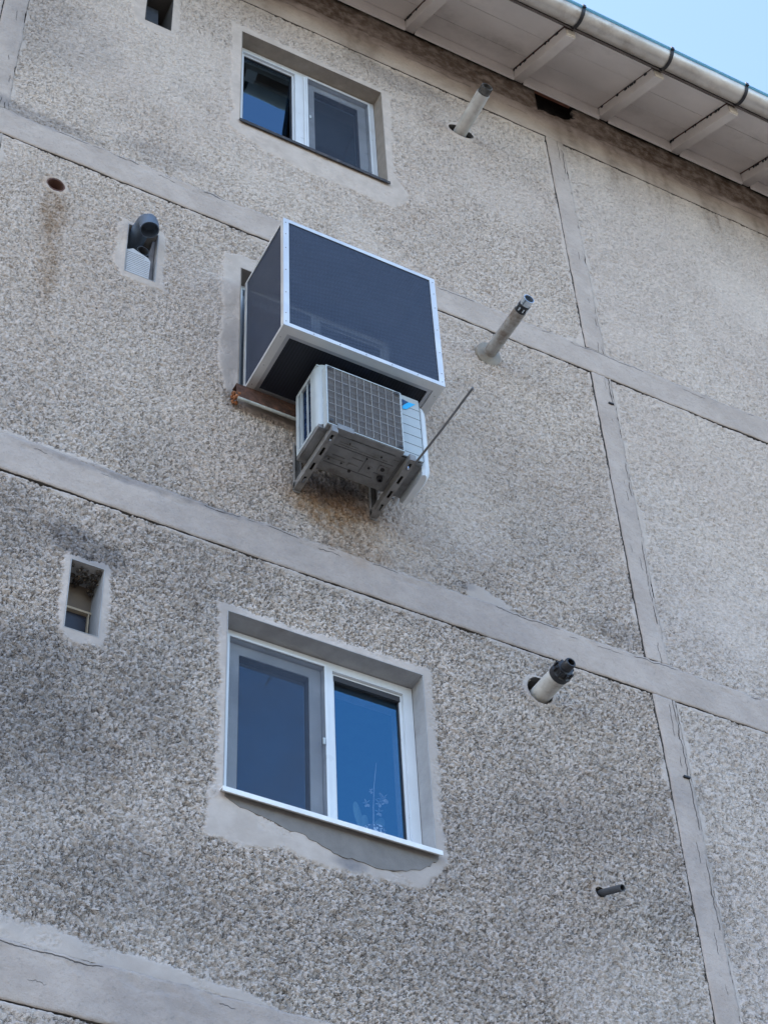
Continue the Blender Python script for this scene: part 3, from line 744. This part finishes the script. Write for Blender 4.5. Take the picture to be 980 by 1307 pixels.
# ------------------------------------------------------------------ small openings
# lower left: brown board, cream trim, dark lower board, burnt crust
x0, x1, z0, z1 = RECT[4]
bm = BM(); bx(bm, x0-.01, x1+.09, .232, .238, 7.76, z1+.30); obj('vent_panel', bm, MT['board'], BLD)
bm = bx(BM(), x0, x1, .135, .150, 7.742, 7.90); obj('vent_panel', bm, MT['board'], BLD)
bm = bx(BM(), x0, x1, .120, .152, 7.728, 7.740); obj('trim_strip', bm, MT['trim'], BLD)
bm = bx(BM(), x0, x1, .140, .150, z0, 7.726); obj('vent_panel', bm, MT['board_dark'], BLD)
bm = bx(BM(), x1-.016, x1-.010, .118, .138, z0, 7.726); obj('trim_strip', bm, MT['trim'], BLD)
bm = BM(); rs = np.random.default_rng(3)
for k in range(70):
    t = rs.random(); xx = x0+.006+t*(x1-x0-.012); s = .004+rs.random()*.008; dz = rs.random()**1.6*(.03+.075*t)
    bmesh.ops.create_icosphere(bm, subdivisions=1, radius=s, matrix=Matrix.Translation((xx, .002+rs.random()*.125, z1-.004-dz*(1 if t > .7 else .55))))
cr = obj('burnt_crust', bm, MT['dark_mark'], BLD); cr['kind'] = 'stuff'
# top left: dark niche with a slanted bluish board
x0, x1, z0, z1 = RECT[5]
bm = bx(BM(), x0-.01, x1+.01, .245, .25, z0-.01, z1+.01); obj('vent_panel', bm, MT['board_dark'], BLD)
bm = BM(); prism(bm, [(x0+.01, z0+.16), (x1-.05, z0+.13), (x1-.06, z1-.02), (x0+.01, z1-.02)], .10, .11); obj('vent_panel', bm, MT['dark_pipe'], BLD)
# second opening: back board, white ribbed board with a cut-away corner
x0, x1, z0, z1 = RECT[3]
bm = bx(BM(), x0-.01, x1+.01, .245, .25, z0-.01, z1+.01); obj('vent_panel', bm, MT['cavity'], BLD)
def ribbed():
    out = [(1.876, 10.184), (1.876, 10.395), (1.912, 10.425), (1.955, 10.405), (2.000, 10.388), (2.016, 10.362), (2.012, 10.184)]
    bm = prism(BM(), out, .006, .018)
    for k in range(12):
        z = 10.197+k*.0165; xr = 2.010 if z < 10.36 else 1.98
        bx(bm, 1.879, xr, .0025, .0062, z, z+.0115)
    return bm
tag(obj('foam_board', ribbed(), MT['foam']), 'broken white ribbed board filling the lower half of the flue opening', 'board')

# ------------------------------------------------------------------ pipes
def flue(name, label, base, end, r, mat, group='flue pipes sticking out of the wall'):
    t = thing(name, label, 'pipe', group=group)
    return t
FG = 'exhaust pipes sticking out of the wall'
# upper: off-white with a slotted dark tip
t = thing('flue_pipe', 'off-white flue pipe with dark slotted tip, highest one, just below the eaves', 'pipe', group=FG)
a = Vector((4.176, .12, 13.280)); b = Vector((4.172, -.325, 13.296))
bm = tube(BM(), [a, b], .048, 32, inner=.004); obj('outer_pipe', bm, MT['flue'], t, True)
d = (b-a).normalized()
bm = tube(BM(), [b-d*.06, b+d*.055], .040, 28, inner=.004)
for k in range(10):
    an = 2*math.pi*k/10; ax = Vector((1, 0, 0)); az = d.cross(ax)
    p = b+d*.03+(ax*math.cos(an)+az*math.sin(an))*.0405; bx(bm, p.x-.003, p.x+.003, p.y-.02, p.y+.02, p.z-.003, p.z+.003)
obj('inner_pipe', bm, simple('sooty_pipe', (.10, .095, .09), .6, .3, var=.4, scale=40), t, True)
# middle: long grey with rosette, black collar and bright tip
t = thing('flue_pipe', 'long grey flue pipe with wall rosette, black collar and shiny metal tip', 'pipe', group=FG)
a = Vector((4.153, .02, 10.738)); b = Vector((4.158, -.375, 10.728))
bm = tube(BM(), [a, b], .040, 32, inner=.004); obj('outer_pipe', bm, MT['flue_dirty'], t, True); d = (b-a).normalized()
bm = tube(BM(), [b-d*.05, b+d*.02, b+d*.021, b+d*.035, b+d*.036, b+d*.055], [.036, .036, .031, .031, .036, .036], 28); obj('collar', bm, MT['black'], t, True)
bm = BM()
for k in range(8):
    an = 2*math.pi*k/8; ax = Vector((1, 0, 0)); az = d.cross(ax); p = b+d*.028+(ax*math.cos(an)+az*math.sin(an))*.034
    bx(bm, p.x-.004, p.x+.004, p.y-.012, p.y+.012, p.z-.004, p.z+.004)
obj('spacer', bm, MT['chrome'], t)
bm = tube(BM(), [b+d*.05, b+d*.10], [.0335, .0335], 28, inner=.004); obj('metal_tip', bm, MT['chrome'], t, True)
bm = tube(BM(), [(4.150, .0, 10.735), (4.151, -.020, 10.729), (4.151, -.030, 10.727)], [.084, .082, .050], 36); obj('rosette', bm, MT['flange'], t, True)
# lower: short off-white stub with stepped black cap
t = thing('flue_pipe', 'short thick off-white flue pipe with stepped black cap in a broken hole', 'pipe', group=FG)
a = Vector((4.212, .14, 8.060)); b = Vector((4.222, -.150, 8.050)); d = (b-a).normalized()
bm = tube(BM(), [a, b], .052, 32); obj('outer_pipe', bm, MT['flue'], t, True)
bm = tube(BM(), [b-d*.004, b+d*.026, b+d*.030, b+d*.062, b+d*.064, b+d*.105, b+d*.110], [.054, .054, .044, .042, .030, .029, .025], 30, inner=.006); obj('cap', bm, MT['black'], t, True)
bm = BM()
for k in range(8):
    an = 2*math.pi*k/8+.2; ax = Vector((1, 0, 0)); az = d.cross(ax); p = b+d*.03+(ax*math.cos(an)+az*math.sin(an))*.048
    bx(bm, p.x-.005, p.x+.005, p.y-.028, p.y+.028, p.z-.005, p.z+.005)
obj('cap_rib', bm, MT['black'], t)
# thin dark drain
bm = tube(BM(), [(4.392, .15, 6.91), (4.392, .0, 6.902), (4.41, -.138, 6.843)], .0165, 18, inner=.003)
tag(obj('drain_pipe', bm, MT['dark_pipe'], None, True), 'thin dark grey drain pipe stub poking out low on the wall', 'pipe')
# elbow in the second opening
t = thing('elbow_pipe', 'blue-grey plastic pipe elbow bent downwards out of a small wall opening', 'pipe')
P = [(1.932, .20, 10.575), (1.936, .06, 10.585), (1.940, .0, 10.600), (1.944, -.04, 10.602), (1.947, -.07, 10.592), (1.951, -.092, 10.566), (1.955, -.102, 10.53), (1.957, -.104, 10.485)]
bm = tube(BM(), P, [.050, .050, .0505, .051, .0515, .052, .0525, .0525], 36, inner=.005); obj('elbow', bm, MT['blue_pipe'], t, True)
bm = tube(BM(), [(1.965, .15, 10.452), (1.972, .012, 10.448)], .036, 28, inner=.004); obj('inner_pipe', bm, MT['dark_pipe'], t, True)
bm = BM(); prism(bm, [(2.018, 10.20), (2.040, 10.20), (2.040, 10.60), (2.028, 10.60), (2.010, 10.45)], .03, .20); obj('side_plate', bm, simple('side_plate', (.17, .16, .165), .8), t)
# broken mortar crumbs at the pipe holes
rs = np.random.default_rng(5)
for (cx, cz, n) in ((4.205, 8.065, 26), (4.176, 13.282, 16), (4.39, 6.905, 10)):
    bm = BM(); c = [q for q in ROUND if q[0] == cx][0]
    for k in range(n):
        a = rs.random()*6.283; s = .004+rs.random()*.007
        bmesh.ops.create_icosphere(bm, subdivisions=1, radius=s, matrix=Matrix.Translation((cx+math.cos(a)*c[2]*1.02, rs.random()*.03, cz+math.sin(a)*c[3]*1.02)) @ Matrix.Rotation(rs.random()*3, 4, 'X'))
    o = obj('hole_rubble', bm, MT['concrete'], BLD); o['kind'] = 'stuff'

# ------------------------------------------------------------------ rusty ledge under the caged window
t = thing('window_ledge', 'rusty metal window ledge with pale front edge under the cage', 'ledge')
bm = BM(); prism_x(bm, [(.09, 9.526), (.09, 9.522), (-.050, 9.509), (-.057, 9.388), (-.061, 9.388), (-.054, 9.5135)], 2.515, 3.56)
obj('ledge_sheet', bm, MT['rust'], t)
bm = tube(BM(), [(2.520, -.062, 9.386), (3.56, -.062, 9.386)], .009, 10); obj('ledge_edge', bm, MT['pale_edge'], t, True)
bm = BM()
for k in range(16): bmesh.ops.create_icosphere(bm, subdivisions=1, radius=.006+rs.random()*.010, matrix=Matrix.Translation((2.502+rs.random()*.03, -.06+rs.random()*.05, 9.388+rs.random()*.05)))
o = obj('rust_flake', bm, simple('bright_rust', (.26, .10, .04), .95, var=.4, scale=50, bump=1), t); o['kind'] = 'stuff'

# ------------------------------------------------------------------ mesh cage
CG = thing('mesh_cage', 'box-shaped aluminium cage with dark mesh sides projecting over the middle window', 'cage')
cx0, cx1, cy0, cy1, cz0, cz1 = 2.570, 3.502, -.500, -.012, 9.516, 10.478
tw, pw = .003, .033
def bar(*boxes):
    bm = BM()
    for b in boxes: bx(bm, *b)
    return obj('frame_bar', bm, MT['alu'], CG, bevel=.0012, seg=1)
for x, sx in ((cx0, 1), (cx1, -1)):
    def xr(a, b): return (x+a, x+b) if sx > 0 else (x-b, x-a)
    bar((*xr(0, pw), cy0, cy0+tw, cz0, cz1), (*xr(0, tw), cy0+tw, cy0+pw, cz0, cz1))          # front uprights
    bar((*xr(tw, pw), cy1-tw, cy1, cz0, cz1), (*xr(0, tw), cy1-pw*.8, cy1, cz0, cz1))          # rear uprights
    for z, sz in ((cz0, 1), (cz1, -1)):
        wd = .045 if sz > 0 else .028
        def zr(a, b): return (z+a, z+b) if sz > 0 else (z-b, z-a)
        bar((*xr(0, tw), cy0+pw, cy1-pw*.8, *zr(0, .022)), (*xr(tw, wd), cy0+.05, cy1-.03, *zr(0, tw)))
for z, sz in ((cz0, 1), (cz1, -1)):
    def zr(a, b): return (z+a, z+b) if sz > 0 else (z-b, z-a)
    wd = .050 if sz > 0 else .03
    bar((cx0+pw, cx1-pw, cy0, cy0+tw, *zr(0, .028)), (cx0+tw, cx1-tw, cy0+tw, cy0+wd, *zr(0, tw)))
    bar((cx0+pw, cx1-pw, cy1-tw, cy1, *zr(tw, .028)), (cx0+tw, cx1-tw, cy1-.03, cy1-tw, *zr(0, tw)))
# stepped inner frame of the bottom hatch
a, b, c, d = cx0+.045, cx1-.045, cy0+.050, cy1-.032
bm = BM()
for e in ((a, b, c, c+.022), (a, b, d-.018, d), (a, a+.022, c+.022, d-.018), (b-.022, b, c+.022, d-.018)): bx(bm, e[0], e[1], e[2], e[3], cz0+.006, cz0+.016)
obj('hatch_frame', bm, simple('dull_aluminium', (.5, .5, .51), .45, .85, var=.08), CG, bevel=.001, seg=1)
def mesh_panel(*b, m='cage_mesh'):
    bm = BM(); bx(bm, *b); return obj('mesh_panel', bm, MT[m], CG)
mesh_panel(cx0+.004, cx1-.004, cy0+.0045, cy0+.0055, cz0+.02, cz1-.004)
mesh_panel(cx0+.0045, cx0+.0055, cy0+.006, cy1-.004, cz0+.02, cz1-.004)
mesh_panel(cx1-.0055, cx1-.0045, cy0+.006, cy1-.004, cz0+.02, cz1-.004)
mesh_panel(cx0+.006, cx1-.006, cy0+.006, cy1-.004, cz1-.0055, cz1-.0045)
mesh_panel(cx0+.006, cx1-.006, cy0+.006, cy1-.004, cz0+.018, cz0+.019, m='cage_floor')
bm = BM()
for x in (cx0+.014, cx1-.014):
    for z in (9.55, 9.62, 9.80, 10.0, 10.2, 10.33, 10.44): bmesh.ops.create_icosphere(bm, subdivisions=1, radius=.0036, matrix=Matrix.Translation((x, cy0-.001, z)))
for k in range(1, 6):
    bmesh.ops.create_icosphere(bm, subdivisions=1, radius=.0036, matrix=Matrix.Translation((cx0+.15*k+.02, cy0-.001, cz0+.012)))
for x in (cx0+.02, cx1-.02):
    for y in (-.42, -.22, -.08): bmesh.ops.create_icosphere(bm, subdivisions=1, radius=.0036, matrix=Matrix.Translation((x, y, cz0-.001)))
o = obj('rivet', bm, simple('rivet', (.3, .3, .31), .4, .5), CG)

# ------------------------------------------------------------------ air conditioner
AC = thing('air_conditioner', 'pale blue-grey outdoor air conditioning unit with square grille below the mesh cage', 'air conditioner')
ax0, ax1, ay0, ay1, az0, az1 = 2.808, 3.392, -.400, -.150, 8.945, 9.452
# casing with rounded front left corner; open on the left side behind bars
bm = BM()
rc = .045; cor = [(ax0+rc-rc*math.cos(t), ay0+rc-rc*math.sin(t)) for t in [math.pi/2*k/8 for k in range(9)]]
out = [(ax0, ay0+.085)] + cor[0:] + [(ax1, ay0)]
inn = [(x+.012, y+.012) for x, y in reversed(out)]
prism_z(bm, out+inn[:-1]+[(ax0+.012, ay0+.085)], az0+.03, az1-.012)
bx(bm, ax0+.001, ax1, ay0+.012, ay1, az1-.012, az1)                                   # top
bx(bm, ax1-.012, ax1, ay0+.012, ay1, az0+.03, az1-.012)                               # right side
bx(bm, ax0+.03, ax1-.02, ay1-.01, ay1, az0+.03, az1-.012)                             # back
prism_z(bm, [(ax0+.001, ay0+.05), *cor[0:], (ax0+.06, ay0+.012), (ax0+.03, ay0+.06)], az1-.012, az1-.001)
obj('casing', bm, MT['ac'], AC, bevel=.0015, seg=1)
# left side: rails, upright bars, coil
bm = BM(); bx(bm, ax0, ax0+.012, ay0+.085, ay1, az1-.035, az1-.012); bx(bm, ax0, ax0+.012, ay0+.085, ay1, az0+.03, az0+.050)
bx(bm, ax0, ax0+.012, ay1-.032, ay1, az0+.050, az1-.035); bx(bm, ax0, ax0+.012, ay1-.062, ay1-.052, az0+.05, az1-.035)
bx(bm, ax0+.001, ax0+.009, ay0+.122, ay0+.130, az0+.05, az1-.035)
obj('side_guard', bm, MT['ac'], AC, bevel=.002, seg=1)
bm = BM(); bx(bm, ax0+.022, ax0+.034, ay0+.06, ay1-.012, az0+.032, az1-.014); obj('coil', bm, MT['ac_fins'], AC)
bm = BM(); 
for k in range(22):
    y = ay0+.088+k*.0068
    if y < ay1-.034: bx(bm, ax0+.016, ax0+.0215, y, y+.0012, az0+.05, az1-.036)
o = obj('coil_fin', bm, MT['ac_fins'], AC); o['kind'] = 'stuff'
# grille box standing proud of the front
gx0, gx1, gz0, gz1, gy = 2.834, 3.264, 8.938, 9.402, -.440
bm = ring(BM(), gx0, gx1, gz0, gz1, .007, gy-.001, ay0-.001, wb=.006)
obj('grille_surround', bm, MT['ac'], AC, bevel=.002, seg=1)
bx_u = bx(BM(), gx0+.004, gx1-.001, gy+.004, ay0-.0015, gz0-.0045, gz0-.0005); obj('grille_shade', bx_u, MT['ac_base'], AC)  # dark strip standing in for the shade under the grille box
bm = bx(BM(), gx0+.007, gx1-.007, ay0-.004, ay0-.0015, gz0+.012, gz1-.007); fan_back = obj('fan_recess', bm, MT['ac_dark'], AC)
bm = BM(); nV, nH = 10, 9
for k in range(1, nV):
    x = gx0+.007+(gx1-gx0-.014)*k/nV; bx(bm, x-.0015, x+.0015, gy-.003, gy+.004, gz0+.012, gz1-.007)
for k in range(1, nH):
    z = gz0+.012+(gz1-gz0-.019)*k/nH; bx(bm, gx0+.007, gx1-.007, gy-.0045, gy-.0031, z-.0015, z+.0015)
obj('grille', bm, MT['ac_grille'], AC)
bm = BM(); n = 58
for k in range(n):
    z = gz0+.014+(gz1-gz0-.024)*(k+.5)/n; bx(bm, gx0+.007, gx1-.007, gy+.0045, gy+.007, z-.0019, z+.0019)
for k in range(40):
    x = gx0+.009+(gx1-gx0-.018)*(k+.5)/40; bx(bm, x-.001, x+.001, gy+.0075, gy+.010, gz0+.012, gz1-.007)
o = obj('grille_wire', bm, MT['ac_grille_fine'], AC); o['kind'] = 'stuff'
bm = BM()
for x, z in ((gx0+.022, gz1-.02), (gx1-.022, gz1-.02), (gx0+.022, gz0+.03), (gx1-.022, gz0+.026)):
    bx(bm, x-.011, x+.011, gy-.0065, gy-.0048, z-.009, z+.009)
obj('screw_boss', bm, MT['ac_dark'], AC)
bm = BM(); bx(bm, gx0+.055, gx0+.145, gy-.004, ay0-.0045, gz0-.014, gz0+.022); obj('grille_notch', bm, MT['ac_base'], AC, bevel=.002, seg=1)
# fan disc ring and blades in the recess
bm = BM(); tube(bm, [(3.05, -.4045, 9.17), (3.05, -.410, 9.17)], .035, 20)
for k in range(3):
    a = k*2.094; p = []
    for t, s in ((.03, -.25), (.10, -.4), (.185, -.35), (.19, .25), (.10, .30), (.03, .25)): p.append((3.05+t*math.cos(a+s), 9.17+t*math.sin(a+s)))
    prism(bm, p, -.4085, -.4065)
obj('fan', bm, MT['ac_base'], AC)
# ribbed front panel right of the grille
bm = BM(); px0, px1 = gx1+.003, ax1-.004
for k in range(12):
    z = az0+.012+k*.0362; bx(bm, px0, px1, ay0-.0065-(.002 if k % 2 else 0), ay0-.0005, z, z+.0345)
bx(bm, px0, px1, ay0-.0045, ay0-.0005, az0+.012+12*.0362, az1-.008)
obj('front_panel', bm, MT['ac'], AC, bevel=.0015, seg=1)
bm = BM()
lg = lambda pts, y: [(x, z) for x, z in pts]
prism(bm, [(3.288, 9.345), (3.288, 9.322), (3.310, 9.330), (3.366, 9.398), (3.322, 9.394)], -.4105, -.4092); obj('logo', bm, MT['logo_cyan'], AC)
bm = BM(); prism(bm, [(3.288, 9.402), (3.288, 9.350), (3.326, 9.394)], -.4109, -.4095); obj('logo', bm, MT['logo_navy'], AC)
# bulging valve cover on the right side
bm = BM(); lv = []
for z, k, yb in ((8.895, .55, -.16), (8.93, .85, -.14), (8.97, 1.0, -.13), (9.05, .95, -.125), (9.2, 1.0, -.12), (9.40, 1.0, -.12), (9.425, .8, -.125)):
    base = [(3.3965, -.372), (3.418, -.380), (3.440, -.372), (3.457, -.35), (3.463, -.30), (3.458, -.22), (3.438, -.15), (3.3965, yb)]
    lv.append([bm.verts.new((3.3965+(x-3.3965)*k, y, z)) for x, y in base])
for A, B in zip(lv, lv[1:]):
    for i in range(len(A)): bm.faces.new((A[i], A[(i+1) % len(A)], B[(i+1) % len(A)], B[i]))
bm.faces.new(list(reversed(lv[0]))); bm.faces.new(lv[-1]); bmesh.ops.recalc_face_normals(bm, faces=bm.faces)
obj('valve_cover', bm, simple('white_cover', (.62, .66, .69), .4, var=.03), AC, True)
bm = bx(BM(), 3.3935, 3.398, -.398, -.372, az0+.03, az1-.02); obj('seam', bm, MT['ac_dark'], AC)
# base pan with stamped shapes
bm = BM(); bx(bm, ax0+.004, ax1-.001, ay0+.010, ay1+.004, az0+.006, az0+.029)
BP = obj('base_pan', bm, MT['ac_base'], AC, bevel=.003, seg=2)
bm = BM()
def slotb(x0, x1, y0, y1, h=.006):
    bx(bm, x0, x1, y0, y1, az0+.0055-h, az0+.0055)
slotb(2.93, 3.03, -.24, -.222); slotb(3.05, 3.10, -.245, -.225); slotb(2.93, 3.24, -.385, -.378, .004); slotb(2.95, 3.22, -.335, -.328, .003)
slotb(2.95, 3.05, -.35, -.342, .003); slotb(3.20, 3.24, -.30, -.26, .004); slotb(3.14, 3.17, -.27, -.25, .004); slotb(3.245, 3.275, -.36, -.33, .003); slotb(2.82, 2.86, -.37, -.18, .003); slotb(3.335, 3.38, -.37, -.2, .004)
obj('pan_rib', bm, MT['ac_base'], AC, bevel=.0015, seg=1)
bm = BM()
for x, y, r in ((2.945, -.231, .006), (3.015, -.231, .006), (3.075, -.200, .008), (3.222, -.28, .011), (3.155, -.26, .007), (3.12, -.31, .004), (3.18, -.35, .004), (3.0, -.36, .003)):
    tube(bm, [(x, y, az0+.004), (x, y, az0-.0025)], r, 14)
obj('drain_hole', bm, MT['slot'], AC)
bm = BM(); tube(bm, [(3.235, -.225, az0+.005), (3.235, -.225, az0-.018)], [.016, .014], 20, inner=.004); obj('drain_spout', bm, MT['black'], AC, True)

bm = BM()
for e in ((2.93, 3.24, -.392, -.389), (2.93, 3.26, -.322, -.319), (2.93, 3.20, -.205, -.202), (3.12, 3.123, -.30, -.21), (3.28, 3.283, -.37, -.21), (2.95, 3.02, -.262, -.259), (3.19, 3.25, -.243, -.240), (3.345, 3.348, -.37, -.2), (2.835, 2.838, -.36, -.2), (3.05, 3.11, -.285, -.282)):
    bx(bm, e[0], e[1], e[2], e[3], az0+.0035, az0+.0065)
obj('groove_shade', bm, simple('groove_shade_grey', (.09, .09, .09), .7), AC)  # dark strips that paint in the shade of stamped grooves
# wall brackets
def bracket(x, label):
    t = thing('wall_bracket', label, 'bracket', group='steel brackets under the air conditioner')
    bm = BM(); bx(bm, x-.019, x+.019, -.012, -.0085, 8.88, 9.24); bx(bm, x-.019, x-.016, -.030, -.012, 8.90, 9.24); bx(bm, x+.016, x+.019, -.030, -.012, 8.90, 9.24)
    obj('wall_leg', bm, MT['steel'], t, bevel=.001, seg=1)
    bm = BM(); z0 = 8.893
    bx(bm, x-.019, x-.016, -.437, -.0125, z0, z0+.044); bx(bm, x+.016, x+.019, -.437, -.0125, z0, z0+.044)
    y = -.437
    for k, (s, e) in enumerate(((-.437, -.415), (-.372, -.325), (-.270, -.215), (-.165, -.115), (-.07, -.0125))): bx(bm, x-.016, x+.016, s, e, z0, z0+.003)
    bx(bm, x-.016, x-.007, -.415, -.07, z0+.0003, z0+.0033); bx(bm, x+.007, x+.016, -.415, -.07, z0+.0003, z0+.0033)
    bx(bm, x-.0158, x+.0158, -.44, -.437, z0+.001, z0+.044)
    obj('arm', bm, MT['steel'], t, bevel=.001, seg=1)
    bm = bx(BM(), x-.015, x+.015, -.41, -.08, z0+.030, z0+.034); obj('slot_backing', bm, MT['slot'], t)
    bm = tube(BM(), [(x, -.385, z0-.006), (x, -.385, z0+.06)], .006, 8); obj('bolt', bm, MT['chrome'], t)
    bm = BM()
    for z in (8.95, 9.18): tube(bm, [(x, -.012, z), (x, -.022, z)], .008, 6)
    obj('bolt', bm, MT['chrome'], t)
    return t
bracket(2.876, 'left steel wall bracket carrying the air conditioner')
bracket(3.309, 'right steel wall bracket under the air conditioner, beside the thin rod')
bm = tube(BM(), [(3.328, -.425, 8.898), (3.331, -.70, 8.874), (3.325, -1.005, 8.842)], .0062, 10)
tag(obj('metal_rod', bm, simple('rod_steel', (.15, .15, .155), .45, .4), None, True), 'thin straight metal rod jutting out from the right bracket end', 'rod')
# refrigerant hose behind the unit
bm = tube(BM(), [(3.39, -.17, 9.02), (3.40, -.09, 8.98), (3.36, -.05, 9.06), (3.30, -.04, 9.25), (3.24, -.03, 9.42), (3.22, .02, 9.50)], .017, 14)
tag(obj('refrigerant_hose', bm, MT['foam'], None, True), 'wrapped white hose climbing the wall behind the air conditioner', 'hose')

# ------------------------------------------------------------------ orchid on the inner sill
t = thing('orchid', 'pale orchid in a patterned pot behind the blue lower window pane', 'plant')
bm = tube(BM(), [(3.361, .235, 6.90), (3.361, .235, 7.02), (3.361, .235, 7.078)], [.038, .050, .056], 24, inner=.004); obj('pot', bm, MT['pot'], t, True)
bm = tube(BM(), [(3.360, .23, 7.06), (3.362, .225, 7.20), (3.368, .22, 7.33), (3.386, .22, 7.476)], [.003, .0025, .002, .0012], 8); obj('stem', bm, MT['petal'], t, True)
def blob(name, pts, mat, c):
    bm = BM(); prism(bm, pts, c-.004, c+.004); return obj(name, bm, mat, t, bevel=.002)
def oval(cx, cz, rx, rz, rot=0, n=14): return [(cx+math.cos(rot)*rx*math.cos(a)-math.sin(rot)*rz*math.sin(a), cz+math.sin(rot)*rx*math.cos(a)+math.cos(rot)*rz*math.sin(a)) for a in [2*math.pi*k/n for k in range(n)]]
for i, (x, z, rx, rz, r) in enumerate(((3.405, 7.262, .030, .024, .3), (3.388, 7.240, .022, .018, 1.2), (3.352, 7.297, .012, .012, 0), (3.415, 7.275, .012, .016, .5), (3.395, 7.20, .015, .02, .8), (3.335, 7.235, .02, .018, .4))):
    bm = BM()
    for q in range(5):
        a = r+q*1.2566; L = max(rx, rz)*1.05
        mt_ = Matrix.Translation((x, .215+.006*i, z)) @ Matrix.Rotation(a, 4, 'Y') @ Matrix.Translation((L*.5, -.003*q, 0)) @ Matrix.Rotation(.5+.3*q, 4, 'X') @ Matrix.Diagonal((L*.55, .0022, L*.34, 1))
        bmesh.ops.create_icosphere(bm, subdivisions=2, radius=1, matrix=mt_)
    obj('petal', bm, MT['petal'], t, True)
for i, (x, z, rx, rz, r) in enumerate(((3.300, 7.155, .040, .082, .15), (3.325, 7.12, .03, .07, -.3), (3.41, 7.15, .028, .07, -.45))):
    bm = BM(); bmesh.ops.create_icosphere(bm, subdivisions=3, radius=1, matrix=Matrix.Translation((x, .250+.012*i, z)) @ Matrix.Rotation(-r, 4, 'Y') @ Matrix.Rotation(.5-.4*i, 4, 'Z') @ Matrix.Diagonal((rx*.9, .004, rz, 1)))
    for vv in bm.verts: vv.co.y += (vv.co.x-x)**2*6
    obj('leaf', bm, MT['leaf'], t, True)

# small metal clips stuck in the upright band
for x, z in ((5.014, 10.735), (5.016, 7.792)):
    obj('metal_clip', bx(BM(), x-.018, x+.018, -.018, .01, z-.005, z+.005), MT['strap'], BLD, bevel=.001, seg=1)
